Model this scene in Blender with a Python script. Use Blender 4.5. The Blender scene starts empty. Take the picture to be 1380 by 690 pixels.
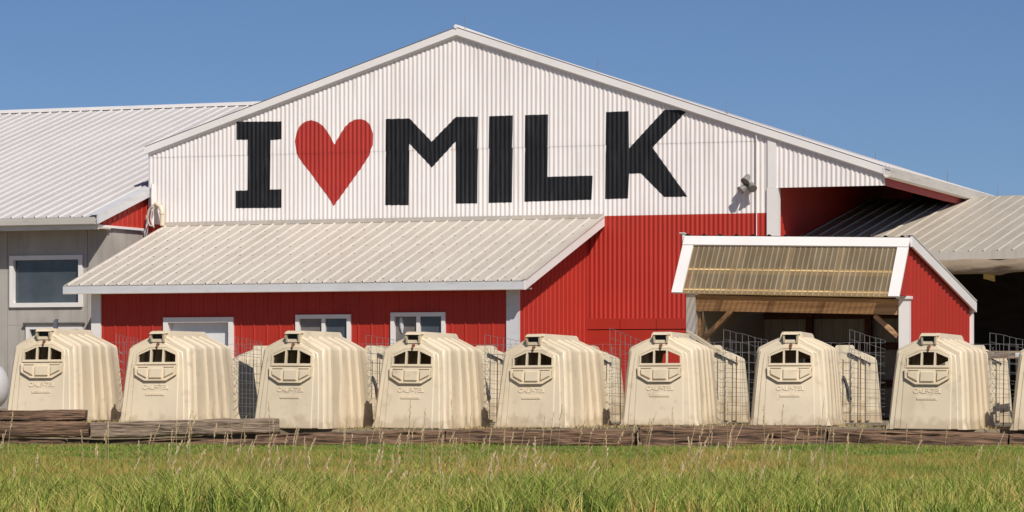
import bpy, math, random
import numpy as np
from mathutils import Vector, noise
from mathutils.geometry import tessellate_polygon
R = math.radians
rnd = random.Random(7)
sc = bpy.context.scene

# ------------------------------------------------------------------ camera, sky, sun
F, CX, HY, EYE = 4500.0, 690.0, 505.0, 0.77      # focal length in photo pixels, centre column, horizon row, eye height
YAW = R(22)                                      # the barn is turned 22 degrees to the view
cam_d = bpy.data.cameras.new('camera'); cam = bpy.data.objects.new('camera', cam_d)
sc.collection.objects.link(cam); sc.camera = cam
cam.location = (0, 0, EYE); cam.rotation_euler = (R(90), 0, 0)
cam_d.sensor_width = 36; cam_d.lens = 36 * F / 1380; cam_d.shift_y = (HY - 345) / 1380
cam_d.clip_start = .5; cam_d.clip_end = 6000

SUN = Vector((.414, -.976, 1.0)).normalized()    # towards the sun
w = bpy.data.worlds.new('World'); sc.world = w; w.use_nodes = True
nt = w.node_tree; bg = nt.nodes['Background']
sky = nt.nodes.new('ShaderNodeTexSky'); sky.sky_type = 'NISHITA'; sky.sun_disc = False
sky.sun_elevation = math.asin(SUN.z); sky.sun_rotation = math.atan2(SUN.x, SUN.y)
sky.altitude = 0; sky.air_density = .5; sky.dust_density = 0.6; sky.ozone_density = 6.0
nt.links.new(sky.outputs[0], bg.inputs[0]); bg.inputs[1].default_value = 0.075
sun_d = bpy.data.lights.new('sun', 'SUN'); sun = bpy.data.objects.new('sun', sun_d); sc.collection.objects.link(sun)
sun_d.energy = 4.2; sun_d.angle = R(.5); sun_d.color = (1, .94, .85)
sun.rotation_euler = SUN.to_track_quat('Z', 'Y').to_euler()
sc.view_settings.view_transform = 'Standard'; sc.view_settings.look = 'None'
sc.view_settings.exposure = 0; sc.view_settings.gamma = 1
sc.render.resolution_x = 1024; sc.render.resolution_y = 512

# ------------------------------------------------------------------ materials
def mat(name, col, rough=.6, var=.12, scale=(2, 2, 2), bump=0, bscale=(30, 30, 30), dirt=None, dscale=(6, 6, .6), damt=.4,
        dpos=.55, metal=0, spec=.5, detail=5, island=0):
    m = bpy.data.materials.new(name); m.use_nodes = True
    n = m.node_tree.nodes; l = m.node_tree.links; p = n['Principled BSDF']
    p.inputs['Roughness'].default_value = rough; p.inputs['Metallic'].default_value = metal
    p.inputs['Specular IOR Level'].default_value = spec
    tc = n.new('ShaderNodeTexCoord')
    def ns(s, det=detail):
        mp = n.new('ShaderNodeMapping'); mp.inputs['Scale'].default_value = s; l.new(tc.outputs['Object'], mp.inputs[0])
        t = n.new('ShaderNodeTexNoise'); t.inputs['Scale'].default_value = 1; t.inputs['Detail'].default_value = det
        l.new(mp.outputs[0], t.inputs['Vector']); return t
    def ramp(src, a, b, c0, c1):
        r = n.new('ShaderNodeValToRGB'); r.color_ramp.elements[0].position = a; r.color_ramp.elements[1].position = b
        r.color_ramp.elements[0].color = (*c0, 1); r.color_ramp.elements[1].color = (*c1, 1); l.new(src, r.inputs[0]); return r
    c = ramp(ns(scale).outputs['Fac'], .3, .7, [x * (1 - var) for x in col], [min(1, x * (1 + var)) for x in col]).outputs[0]
    if dirt:
        f = ramp(ns(dscale, 6).outputs['Fac'], dpos, dpos + .2, (0, 0, 0), (damt,) * 3)
        mx = n.new('ShaderNodeMixRGB'); l.new(f.outputs[0], mx.inputs[0]); l.new(c, mx.inputs[1]); mx.inputs[2].default_value = (*dirt, 1); c = mx.outputs[0]
    if island:
        g = n.new('ShaderNodeNewGeometry'); hs = n.new('ShaderNodeHueSaturation'); mr = n.new('ShaderNodeMapRange')
        mr.inputs[3].default_value = 1 - island; mr.inputs[4].default_value = 1 + island
        l.new(g.outputs['Random Per Island'], mr.inputs[0]); l.new(mr.outputs[0], hs.inputs['Value']); l.new(c, hs.inputs['Color']); c = hs.outputs[0]
    l.new(c, p.inputs['Base Color'])
    if bump:
        b = n.new('ShaderNodeBump'); b.inputs['Strength'].default_value = 1; b.inputs['Distance'].default_value = bump
        l.new(ns(bscale, 6).outputs['Fac'], b.inputs['Height']); l.new(b.outputs[0], p.inputs['Normal'])
    return m

M = {}
M['white_wall'] = mat('white_painted_steel', (.855, .80, .775), .5, .05, (.6, .6, .6), .0015, (3, 3, 2), (.48, .41, .31), (9, 9, .45), .4, .55)
M['white_trim'] = mat('white_trim', (.84, .80, .775), .45, .04, (1, 1, 1), 0, dirt=(.5, .45, .38), dscale=(3, 3, 3), damt=.12)
M['black_paint'] = mat('black_paint', (.009, .010, .013), .6, .25, (2, 2, 2), .001, (20, 20, 3), (.06, .055, .05), (14, 14, 1.2), .4, .52, 0, .3)
M['heart_paint'] = mat('red_heart_paint', (.42, .028, .018), .6, .08, (2, 2, 2), dirt=(.30, .03, .02), dscale=(10, 10, .8), damt=.4)
M['red_wall'] = mat('red_painted_steel', (.44, .026, .013), .6, .08, (.8, .8, .8), .002, (3, 3, 1.5), (.38, .045, .02), (8, 8, .5), .45)
M['red_panel'] = mat('red_flat_panel', (.40, .028, .014), .5, .08, (1.5, 1.5, 1.5), .003, (2, 2, 2), (.3, .03, .025), (3, 3, 3), .4)
M['roof_white'] = mat('white_roof_steel', (.59, .56, .555), .42, .06, (.4, .4, .4), .002, (2, 2, 2), (.46, .42, .36), (7, .7, .7), .25, .52)
M['roof_cream'] = mat('weathered_cream_roof_steel', (.54, .49, .43), .5, .07, (.6, .6, .6), .002, (2, 2, 2), (.40, .33, .24), (9, .9, .9), .35, .5)
M['roof_tan'] = mat('weathered_tan_roof_steel', (.50, .445, .365), .5, .07, (.6, .6, .6), .002, (2, 2, 2), (.33, .27, .19), (9, .9, .9), .35, .5)
M['rib_cream'] = mat('clean_rib_cream_highlight', (.66, .605, .54), .4, .05, (3, 3, 3))  # lighter roof ribs: sunlit highlight painted in, and less dirt than the pans
M['rib_white'] = mat('clean_rib_white_highlight', (.69, .66, .65), .4, .04, (3, 3, 3))
M['rib_tan'] = mat('clean_rib_tan_highlight', (.62, .56, .47), .45, .06, (3, 3, 3))
M['concrete'] = mat('grey_concrete', (.43, .40, .36), .85, .12, (1.2, 1.2, 1.2), .004, (25, 25, 25), (.27, .25, .22), (5, 5, .7), .5, .5)
M['gutter'] = mat('gutter_steel', (.68, .65, .60), .4, .06, (1, 1, 6), 0, dirt=(.38, .33, .25), dscale=(2, 2, 14), damt=.5)
M['fascia_grey'] = mat('pale_grey_fascia', (.64, .64, .66), .45, .05, (2, 2, 2), dirt=(.45, .4, .34), dscale=(2, 2, 8), damt=.4)
M['plastic'] = mat('cream_hutch_plastic', (.715, .60, .435), .45, .07, (1.3, 1.3, 1.3), .0015, (4, 4, 4), (.50, .40, .27), (3, 3, 1.0), .45, .56, detail=6)
M['plastic_old'] = mat('faded_hutch_plastic', (.62, .53, .38), .5, .08, (3, 3, 3), .004, (4, 4, 4), (.42, .33, .22), (5, 5, 1.2), .55, .52)
M['screw'] = mat('weathered_screw_heads', (.26, .20, .15), .8, .3, (9, 9, 9))
M['rust'] = mat('rusty_steel', (.22, .085, .045), .8, .3, (30, 30, 30))
M['wire'] = mat('galvanised_wire', (.30, .29, .28), .5, .25, (9, 9, 9), metal=.6)
M['black_rubber_and_shade'] = mat('black_rubber_and_shade', (.02, .02, .022), .6, .2)  # also paints the shade inside the hutch doorway and vent slots
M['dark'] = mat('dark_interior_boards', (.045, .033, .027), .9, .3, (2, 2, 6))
M['dark_steel'] = mat('dark_interior_steel', (.10, .095, .085), .8, .2, (3, 3, 1))
M['timber'] = mat('weathered_railway_timber', (.195, .115, .070), .9, .6, (2, 44, 44), .03, (4, 44, 44), (.026, .016, .012), (2.2, 24, 24), .95, .48, detail=9)
M['timber_grey'] = mat('grey_weathered_timber', (.26, .19, .135), .9, .5, (2, 44, 44), .03, (4, 44, 44), (.045, .03, .022), (2.2, 24, 24), .9, .52, detail=9)
M['wood'] = mat('brown_sawn_wood', (.45, .26, .13), .75, .28, (1.2, 22, 22), .003, (2, 40, 40), (.20, .09, .04), (.8, 9, 9), .6, .5, detail=7)
M['wood_pale'] = mat('pale_sawn_wood', (.80, .60, .28), .75, .2, (1, 20, 20))
M['wood_red'] = mat('red_brown_framing', (.16, .06, .035), .8, .3, (2, 2, 20))
M['canvas'] = mat('beige_canvas', (.29, .22, .155), .85, .15, (2, 2, 5), .02, (3, 3, 9), (.24, .17, .11), (2, 2, 5), .5)
M['lamp_grey'] = mat('grey_cast_lamp_housing', (.22, .21, .19), .6, .25, (12, 12, 12))
M['pvc'] = mat('cream_pvc_pipe', (.72, .64, .48), .4, .08)
M['cable'] = mat('pale_cable', (.50, .47, .43), .5, .15)
M['tank'] = mat('white_tank_paint', (.60, .585, .58), .4, .05, (2, 2, 2), dirt=(.5, .45, .4), dscale=(2, 2, 4), damt=.3)
M['door'] = mat('white_door', (.66, .69, .74), .45, .04)
M['sticker'] = mat('white_sticker', (.8, .8, .8), .5, .05)
M['blue'] = mat('blue_sheet', (.06, .11, .24), .6, .2)
M['soil'] = mat('field_soil', (.13, .14, .045), .95, .35, (.5, 1.6, 1), .03, (5, 5, 5), (.24, .15, .07), (.45, 1.1, 1), .8, .46)
M['yard'] = mat('yard_dirt', (.26, .21, .14), .95, .25, (1, 1, 1), .02, (14, 14, 14), (.17, .15, .07), (1.3, 1.3, 1.3), .7, .5)
M['straw'] = mat('straw', (.36, .27, .12), .8, .3, (5, 5, 5), island=.4)

def grass_mat(name, cols, trans=.35, scale=(.7, 2.2, .7)):
    m = bpy.data.materials.new(name); m.use_nodes = True
    n = m.node_tree.nodes; l = m.node_tree.links; p = n['Principled BSDF']; out = n['Material Output']
    g = n.new('ShaderNodeNewGeometry'); tc = n.new('ShaderNodeTexCoord')
    mp = n.new('ShaderNodeMapping'); mp.inputs['Scale'].default_value = scale; l.new(tc.outputs['Object'], mp.inputs[0])
    t = n.new('ShaderNodeTexNoise'); t.inputs['Detail'].default_value = 3; t.inputs['Scale'].default_value = 1; l.new(mp.outputs[0], t.inputs['Vector'])
    ad = n.new('ShaderNodeMath'); ad.operation = 'MULTIPLY_ADD'; l.new(g.outputs['Random Per Island'], ad.inputs[0]); ad.inputs[1].default_value = .8
    sb = n.new('ShaderNodeMath'); sb.operation = 'MULTIPLY_ADD'; l.new(t.outputs['Fac'], sb.inputs[0]); sb.inputs[1].default_value = 1.7; sb.inputs[2].default_value = -.74
    l.new(sb.outputs[0], ad.inputs[2])
    r = n.new('ShaderNodeValToRGB'); e = r.color_ramp.elements
    while len(e) < len(cols): e.new(.5)
    for i, c in enumerate(cols): e[i].position = i / (len(cols) - 1); e[i].color = (*c, 1)
    l.new(ad.outputs[0], r.inputs[0]); l.new(r.outputs[0], p.inputs['Base Color']); p.inputs['Roughness'].default_value = .55; p.inputs['Specular IOR Level'].default_value = .25
    tr = n.new('ShaderNodeBsdfTranslucent'); l.new(r.outputs[0], tr.inputs[0])
    mx = n.new('ShaderNodeMixShader'); mx.inputs[0].default_value = trans
    l.new(p.outputs[0], mx.inputs[1]); l.new(tr.outputs[0], mx.inputs[2]); l.new(mx.outputs[0], out.inputs[0])
    return m
M['grass_tall'] = grass_mat('tall_grass_leaves', [(.04, .075, .012), (.14, .22, .03), (.36, .44, .07), (.62, .60, .17), (.74, .46, .20)], .3)
M['grass_lawn'] = grass_mat('short_lawn_grass', [(.09, .20, .03), (.19, .32, .05), (.32, .38, .08), (.52, .30, .12)], .3)
M['grass_mid'] = grass_mat('ripening_grass', [(.11, .20, .03), (.26, .34, .06), (.50, .42, .12), (.66, .32, .12)], .3)
M['seed'] = grass_mat('dry_seed_stalks', [(.55, .40, .20), (.72, .56, .34), (.82, .68, .45)], .3)

def glass_mat(name, col, rough=.08):
    m = mat(name, col, rough, .3, (1.5, 1.5, 1.5), .0006, (2, 2, 2)); m.node_tree.nodes['Principled BSDF'].inputs['Specular IOR Level'].default_value = .7  # colour variation paints uneven reflections into the panes
    return m
M['pane_dark'] = glass_mat('dark_window_glass', (.070, .085, .10))
M['pane_grey'] = glass_mat('screened_window_glass', (.15, .135, .125), .3)
def fibreglass(nm='yellowed_fibreglass', c0=(.42, .34, .24), c1=(.62, .54, .40), see=.38):
    m = bpy.data.materials.new(nm); m.use_nodes = True
    n = m.node_tree.nodes; l = m.node_tree.links; p = n['Principled BSDF']; out = n['Material Output']
    tc = n.new('ShaderNodeTexCoord'); mp = n.new('ShaderNodeMapping'); mp.inputs['Scale'].default_value = (5, 1, 1); l.new(tc.outputs['Object'], mp.inputs[0])
    t = n.new('ShaderNodeTexNoise'); t.inputs['Scale'].default_value = 1.5; l.new(mp.outputs[0], t.inputs['Vector'])
    r = n.new('ShaderNodeValToRGB'); r.color_ramp.elements[0].position = .35; r.color_ramp.elements[1].position = .65
    r.color_ramp.elements[0].color = (*c0, 1); r.color_ramp.elements[1].color = (*c1, 1)
    l.new(t.outputs['Fac'], r.inputs[0]); l.new(r.outputs[0], p.inputs['Base Color']); p.inputs['Roughness'].default_value = .22
    tr = n.new('ShaderNodeBsdfTranslucent'); tr.inputs[0].default_value = (.66, .50, .29, 1)
    tp = n.new('ShaderNodeBsdfTransparent'); tp.inputs[0].default_value = (.95, .85, .68, 1)
    a = n.new('ShaderNodeMixShader'); a.inputs[0].default_value = .3; l.new(p.outputs[0], a.inputs[1]); l.new(tr.outputs[0], a.inputs[2])
    b = n.new('ShaderNodeMixShader'); b.inputs[0].default_value = see; l.new(a.outputs[0], b.inputs[1]); l.new(tp.outputs[0], b.inputs[2])
    l.new(b.outputs[0], out.inputs[0]); return m
M['fibreglass'] = fibreglass(c0=(.40, .30, .18), c1=(.52, .41, .26), see=.47); M['rib_fibreglass'] = fibreglass('highlight_fibreglass_ridge', (.44, .37, .26), (.60, .52, .38), .25)  # ridge copy is lighter: its highlight is painted into the colour
def splash(m, amt, hgt):
    n = m.node_tree.nodes; l = m.node_tree.links; p = n['Principled BSDF']; g = n.new('ShaderNodeNewGeometry')
    for mp in [x for x in n if x.type == 'MAPPING']:
        l.new(g.outputs['Position'], mp.inputs[0])
    sx = n.new('ShaderNodeSeparateXYZ'); l.new(g.outputs['Position'], sx.inputs[0])
    t = n.new('ShaderNodeTexNoise'); t.inputs['Scale'].default_value = 7; t.inputs['Detail'].default_value = 7; l.new(g.outputs['Position'], t.inputs['Vector'])
    mr = n.new('ShaderNodeMapRange'); mr.inputs[1].default_value = 0; mr.inputs[2].default_value = hgt; mr.inputs[3].default_value = .62; mr.inputs[4].default_value = .22; l.new(sx.outputs['Z'], mr.inputs[0])
    ad = n.new('ShaderNodeMath'); ad.operation = 'ADD'; l.new(t.outputs['Fac'], ad.inputs[0]); l.new(mr.outputs[0], ad.inputs[1])
    r_ = n.new('ShaderNodeValToRGB'); r_.color_ramp.elements[0].position = .80; r_.color_ramp.elements[1].position = 1.15 if False else 1.0
    r_.color_ramp.elements[0].color = (0, 0, 0, 1); r_.color_ramp.elements[1].color = (amt, amt, amt, 1); l.new(ad.outputs[0], r_.inputs[0])
    src = p.inputs['Base Color'].links[0].from_socket; mx = n.new('ShaderNodeMixRGB'); l.new(r_.outputs[0], mx.inputs[0]); l.new(src, mx.inputs[1]); mx.inputs[2].default_value = (.34, .24, .13, 1)
    l.new(mx.outputs[0], p.inputs['Base Color'])
splash(M['plastic'], .38, .22); splash(M['plastic_old'], .6, .5)

# ------------------------------------------------------------------ mesh helpers
def tag(o, label=None, cat=None, group=None, kind=None):
    if label: o['label'] = label
    if cat: o['category'] = cat
    if group: o['group'] = group
    if kind: o['kind'] = kind
    return o
def link(o, parent=None):
    sc.collection.objects.link(o)
    if parent: o.parent = parent
    return o
def empty(name, loc, rz, label, cat, group=None):
    o = bpy.data.objects.new(name, None); o.empty_display_size = .3; link(o); o.location = loc; o.rotation_euler = (0, 0, rz)
    return tag(o, label, cat, group)
class MB:
    def __init__(s, base=(0, 0, 0)): s.v = []; s.f = []; s.b = Vector(base); s.rib = set()
    def add(s, vs, fs):
        k = len(s.v); s.v += [tuple(Vector(p) - s.b) for p in vs]; s.f += [tuple(i + k for i in f) for f in fs]; return s
    def box(s, x0, x1, y0, y1, z0, z1):
        return s.hexa([(x0, y0, z0), (x1, y0, z0), (x1, y1, z0), (x0, y1, z0), (x0, y0, z1), (x1, y0, z1), (x1, y1, z1), (x0, y1, z1)])
    def hexa(s, p): return s.add(p, [(3, 2, 1, 0), (4, 5, 6, 7), (0, 1, 5, 4), (1, 2, 6, 5), (2, 3, 7, 6), (3, 0, 4, 7)])
    def beam(s, a, b, wx, wz, up=(0, 0, 1)):
        a = Vector(a); b = Vector(b); t = (b - a).normalized(); sd = t.cross(Vector(up)).normalized(); u = sd.cross(t)
        sd *= wx / 2; u *= wz / 2
        return s.hexa([a - sd - u, a + sd - u, b + sd - u, b - sd - u, a - sd + u, a + sd + u, b + sd + u, b - sd + u])
    def tube(s, path, r, n=8, cap=True):
        path = [Vector(p) for p in path]; vs = []; fs = []; m = len(path); rr = r if isinstance(r, (list, tuple)) else [r] * m; prev = None
        for i, p in enumerate(path):
            t = (path[min(i + 1, m - 1)] - path[max(i - 1, 0)]).normalized()
            if prev is None: prev = t.orthogonal().normalized()
            a = (prev - t * prev.dot(t)).normalized(); b = t.cross(a); prev = a
            for k in range(n):
                an = 2 * math.pi * k / n; vs.append(p + (a * math.cos(an) + b * math.sin(an)) * rr[i])
        for i in range(m - 1):
            for k in range(n):
                q = (k + 1) % n; fs.append((i * n + k, i * n + q, (i + 1) * n + q, (i + 1) * n + k))
        if cap: fs += [tuple(range(n - 1, -1, -1)), tuple((m - 1) * n + k for k in range(n))]
        return s.add(vs, fs)
    def plate(s, outer, holes, fn, th):
        # flat plate with holes; fn(x, z, proud) maps 2D to 3D
        loops = [outer] + holes; pts = [p for lp in loops for p in lp]
        tris = tessellate_polygon([[Vector((p[0], p[1], 0)) for p in lp] for lp in loops]); n = len(pts)
        vs = [fn(p[0], p[1], th) for p in pts] + [fn(p[0], p[1], 0) for p in pts]
        fs = [t for t in tris] + [tuple(i + n for i in reversed(t)) for t in tris]; k = 0
        for lp in loops:
            m = len(lp)
            for i in range(m): a, b = k + i, k + (i + 1) % m; fs.append((a, b, b + n, a + n))
            k += m
        return s.add(vs, fs)
    def build(s, name, m, parent=None, smooth=None, label=None, kind=None, ribm=None):
        me = bpy.data.meshes.new(name); me.from_pydata(s.v, [], s.f); me.validate()
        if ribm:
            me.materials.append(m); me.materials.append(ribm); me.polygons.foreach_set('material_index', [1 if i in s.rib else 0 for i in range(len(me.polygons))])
        import bmesh
        bm = bmesh.new(); bm.from_mesh(me); bmesh.ops.recalc_face_normals(bm, faces=bm.faces); bm.to_mesh(me); bm.free()
        if not ribm: me.materials.append(m)
        if smooth: me.polygons.foreach_set('use_smooth', [True] * len(me.polygons)); me.set_sharp_from_angle(angle=R(smooth))
        o = bpy.data.objects.new(name, me); link(o, parent)
        if label: o['label'] = label
        if kind: o['kind'] = kind
        return o

# profiled steel sheet: strips between lo(u) and hi(u); P(u, v, n) maps to 3D
def wave(p, a, n=8):
    def f(u0, u1):
        k0 = math.floor(u0 / p * n); k1 = math.ceil(u1 / p * n)
        us = sorted({u0, u1} | {k * p / n for k in range(k0, k1 + 1) if u0 < k * p / n < u1})
        return us, lambda u: a * math.cos(2 * math.pi * u / p)
    return f
def ribs(p, h, wb=.065, wt=.03, minor=0):
    def h_(u):
        t = (u / p) % 1 * p; t = min(t, p - t)
        if t < wt / 2: return h
        if t < wb / 2: return h * (wb / 2 - t) / (wb - wt) * 2
        if minor:
            for c in (p / 3,):
                q = abs(t - c)
                if q < .012: return minor
        return 0
    def f(u0, u1):
        s = {u0, u1}; k = math.floor(u0 / p) - 1
        offs = [-wb / 2, -wt / 2, wt / 2, wb / 2]
        if minor:
            for c in (p / 3, -p / 3): offs += [c - .013, c - .0115, c + .0115, c + .013]
        while k * p < u1 + p:
            for o in offs:
                if u0 < k * p + o < u1: s.add(k * p + o)
            k += 1
        return sorted(s), h_
    return f
def sheet(mb, prof, u0, u1, lo, hi, P, extra=()):
    us, nf = prof(u0, u1); us = sorted(set(us) | {e for e in extra if u0 < e < u1})
    vs = []; fs = []
    for u in us: n = nf(u); vs += [P(u, lo(u), n), P(u, hi(u), n)]
    for i in range(len(us) - 1):
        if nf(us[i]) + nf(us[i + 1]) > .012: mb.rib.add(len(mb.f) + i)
        fs.append((2 * i, 2 * i + 2, 2 * i + 3, 2 * i + 1))
    mb.add(vs, fs); return mb
def poly_sheet(mb, prof, poly, vmin, vmax, P):
    us, nf = prof(min(p[0] for p in poly), max(p[0] for p in poly)); us = sorted(set(us) | {p[0] for p in poly})
    def cuts(u, side):
        e = 1e-6 * side; c = []
        for i in range(len(poly)):
            a, b = poly[i], poly[(i + 1) % len(poly)]
            if (a[0] - (u + e)) * (b[0] - (u + e)) < 0: t = (u + e - a[0]) / (b[0] - a[0]); c.append(a[1] + t * (b[1] - a[1]))
        return sorted(c)
    for a, b in zip(us[:-1], us[1:]):
        if b - a < 1e-5: continue
        ca, cb = cuts(a, 1), cuts(b, -1)
        if len(ca) != len(cb): continue
        for k in range(0, len(ca) - 1, 2):
            wv = [.010 * noise.noise(Vector((q * 13, 0, 4))) for q in (a, b)]
            A = [min(max(v, vmin), vmax) for v in (ca[k] + wv[0], ca[k + 1] + wv[0], cb[k] + wv[1], cb[k + 1] + wv[1])]
            if A[1] - A[0] < 1e-4 and A[3] - A[2] < 1e-4: continue
            mb.add([P(a, A[0], nf(a)), P(b, A[2], nf(b)), P(b, A[3], nf(b)), P(a, A[1], nf(a))], [(0, 1, 2, 3)])
    return mb

# barn frame: X along the gable wall, Y away from the camera; the frame is turned by -YAW in the world
cy, sy = math.cos(YAW), math.sin(YAW)
def tb(px): return math.tan(math.atan((px - CX) / F) - YAW)
def dep(X, Y): return Y * cy - X * sy
def zz(py, X, Y): return EYE + (HY - py) / F * dep(X, Y)
def onY(px, py, Y): X = Y * tb(px); return X, zz(py, X, Y)
def onX(px, py, X): Y = X / tb(px); return Y, zz(py, X, Y)
def toW(X, Y, Z=0): return Vector((X * cy + Y * sy, -X * sy + Y * cy, Z))
def bempty(name, base, label, cat, group=None): return empty(name, toW(*base), -YAW, label, cat, group)
def lerp(pts):
    def f(u):
        if u <= pts[0][0]: a, b = pts[0], pts[1]
        else:
            for a, b in zip(pts[:-1], pts[1:]):
                if u <= b[0]: break
        return a[1] + (u - a[0]) / (b[0] - a[0]) * (b[1] - a[1])
    return f
CONST = lambda c: (lambda u: c)

# ------------------------------------------------------------------ ground
TP = [(-6.6, .085), (-4.9, .06), (-2.9, -.014), (-1.2, -.022), (.6, -.014), (2.3, .035), (4.1, .03), (6.2, -.01)]
def tz(x, d):
    if x <= TP[0][0]: z = TP[0][1]
    elif x >= TP[-1][0]: z = TP[-1][1]
    else: z = lerp(TP)(x)
    k = max(0, min(1, (56 - d) / 5)); return z * k + .012 * noise.noise(Vector((x * .9, d * .9, 0)))
def fz(x, d):
    if d > 33: z = -.59 + (d - 33) / 15 * .35
    else: z = -.59 - (33 - max(d, -20)) / 33 * .45
    return z + (.035 * noise.noise(Vector((x * .45, d * .35, 3))) if d > 25 else 0)
def ground(name, xs, ds, zf, m, skirt=None):
    mb = MB(); n = len(xs); vs = [(x, d, zf(x, d)) for d in ds for x in xs]
    if skirt is not None: vs = [(x, ds[0], skirt) for x in xs] + vs
    rows = len(vs) // n
    mb.add(vs, [(r * n + i, r * n + i + 1, (r + 1) * n + i + 1, (r + 1) * n + i) for r in range(rows - 1) for i in range(n - 1)])
    o = mb.build(name, m, smooth=40); return tag(o, kind='structure')
wide = [-2500, -600, -150, -40] + [x * .5 for x in range(-24, 25)] + [40, 150, 600, 2500]
ground('field', wide, [-1500, -300, -60, 0, 15, 25] + [27 + .5 * i for i in range(44)], fz, M['soil'])
ground('yard', wide, [48.05 + .4 * i for i in range(40)] + [70, 90, 130, 300, 1000, 4000], tz, M['yard'], skirt=-.6)

# ------------------------------------------------------------------ the main barn
YG = 68.0; YBACK = 79.0
XL = onY(200, 0, YG)[0]; XP, ZP = onY(617, 38, YG); XR, ZE = onY(1193, 225, YG); XT0 = onY(1035, 0, YG)[0]; XT1 = onY(1047, 0, YG)[0]
XLO, ZLO = onY(197, 199, YG)
ZR = onY(920, 289, YG)[1]; ZS = onY(620, 201, YG)[1]; ZC = onY(1120, 251.5, YG)[1]; ZB = onY(850, 430.5, YG)[1]
FT = .155                                                      # depth of the rake board
top = lerp([(XLO, ZLO), (XP, ZP), (XR, ZE)])
base = ((XL + XT1) / 2, YG, 0)
barn = bempty('barn', base, 'large barn with black letters and a red heart painted on its white corrugated gable', 'barn')
CP, CA = .105, .0092
cor = wave(CP, CA)
PW = lambda off: (lambda u, v, n: (u, YG - off - n, v))
mb = MB(base); sheet(mb, cor, XL, XT0, CONST(ZS), lambda u: top(u) - FT + .02, PW(.007), extra=(XP,)); mb.build('upper_wall_sheet', M['white_wall'], barn, 50)
mb = MB(base); sheet(mb, cor, XL, XT0, CONST(ZR), CONST(ZS + .03), PW(0)); mb.build('lower_wall_sheet', M['white_wall'], barn, 50)
mb = MB(base); sheet(mb, cor, XT1, XR, CONST(ZC), lambda u: top(u) - FT + .02, PW(.012)); mb.build('porch_gable_sheet', M['white_wall'], barn, 50)
mb = MB(base); sheet(mb, cor, XL, XT0, CONST(ZB), CONST(ZR), PW(0)); mb.build('red_wall_sheet', M['red_wall'], barn, 50)
mb = MB(base).box(XL, XT0, YG + .03, YG + .12, 0, ZB + .1)
MB(base).box(XL - .16, XL - .004, YG + .05, YG + .2, 0, ZLO - 1.55).build('joint_board', M['fascia_grey'], barn)
mb.box(XT0 - .1, XT0, YG + .03, YG + .12, ZB, ZR + 1); mb.build('wall_base', M['dark'], barn)
# flat red panels below the corrugated sheet
xa = onY(788, 0, YG)[0]; seams = [xa, onY(836, 0, YG)[0], onY(885, 0, YG)[0], onY(932, 0, YG)[0], onY(985, 0, YG)[0], XT0]
zseam = onY(850, 443.5, YG)[1]
for i in range(5):
    for j, (z0, z1) in enumerate(((0, zseam - .02), (zseam, ZB + .02))):
        o = .012 * rnd.random()
        MB(base).box(seams[i] + .006, seams[i + 1] - .006, YG - .02 - o, YG + .02, z0, z1).build('wall_panel', M['red_panel'], barn)
# lettering painted on the corrugations
def letter(name, pts, m, label=None):
    poly = [onY(px, py, YG) for px, py in pts]; mb = MB(base)
    poly_sheet(mb, cor, poly, ZS, 99, PW(.0105)); poly_sheet(mb, cor, poly, 0, ZS, PW(.0035)); mb.build(name, m, barn, 50, label)
A = lambda L: [(300 + x / 2.464, 20 + y / 2.464) for x, y in L]
B = lambda L: [(640 + x / 2.465, 20 + y / 2.465) for x, y in L]
letter('painted_letter', A([(47, 355), (197, 354), (197, 413), (160, 416), (158, 580), (196, 579), (196, 641), (44, 642), (44, 584), (83, 583), (85, 415), (47, 415)]), M['black_paint'], 'black block letter I with serifs')
heart = A([(369, 635), (350, 604), (322, 567), (292, 525), (262, 488), (246, 460), (241, 420), (246, 390), (258, 368), (275, 354), (295, 350), (315, 355), (335, 370), (354, 396), (372, 431), (388, 402), (404, 376), (421, 358), (440, 348), (460, 346), (478, 352), (492, 368), (500, 396), (499, 432), (486, 468), (462, 506), (432, 548), (400, 592)])
letter('painted_heart', heart, M['heart_paint'], 'large red heart')
letter('painted_letter', A([(542, 346), (621, 344), (695, 421), (775, 339), (848, 338), (845, 626), (774, 627), (774, 421), (695, 507), (621, 428), (618, 632), (540, 632)]), M['black_paint'], 'black letter M')
letter('painted_letter', B([(48, 337), (126, 334), (123, 623), (46, 625)]), M['black_paint'], 'plain black letter I')
letter('painted_letter', B([(167, 333), (243, 331), (241, 538), (391, 534), (388, 614), (165, 621)]), M['black_paint'], 'black letter L')
letter('painted_letter', B([(436, 323), (511, 320), (512, 444), (630, 316), (708, 316), (590, 441), (706, 604), (629, 605), (551, 526), (512, 528), (509, 610), (433, 612)]), M['black_paint'], 'black letter K')
# rake boards, roof, trims
def rake(x0, z0, x1, z1, y0, y1, t, dz=0):
    return MB(base).hexa([(x0, y0, z0 - t - dz), (x1, y0, z1 - t - dz), (x1, y1, z1 - t - dz), (x0, y1, z0 - t - dz), (x0, y0, z0 - dz), (x1, y0, z1 - dz), (x1, y1, z1 - dz), (x0, y1, z0 - dz)])
rake(XLO, ZLO, XP, ZP, YG - .10, YG - .05, FT).build('rake_board', M['white_trim'], barn)
rake(XP, ZP, XR, ZE, YG - .10, YG - .05, FT).build('rake_board', M['white_trim'], barn)
rake(XL + .02, top(XL + .02), XP, ZP, YG - .048, YG - .03, .06, FT - .012).build('rake_trim', M['white_trim'], barn)
rake(XP, ZP, XR, ZE, YG - .048, YG - .03, .06, FT - .012).build('rake_trim', M['white_trim'], barn)
DROP = .20                                                     # the roof falls a little towards the back
dr = lambda y, x=None: (DROP + (0 if x is None else .25 * max(0, 1 - abs(x - XP) / abs(XR - XP)))) * (y - YG) / (YBACK - YG)
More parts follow.
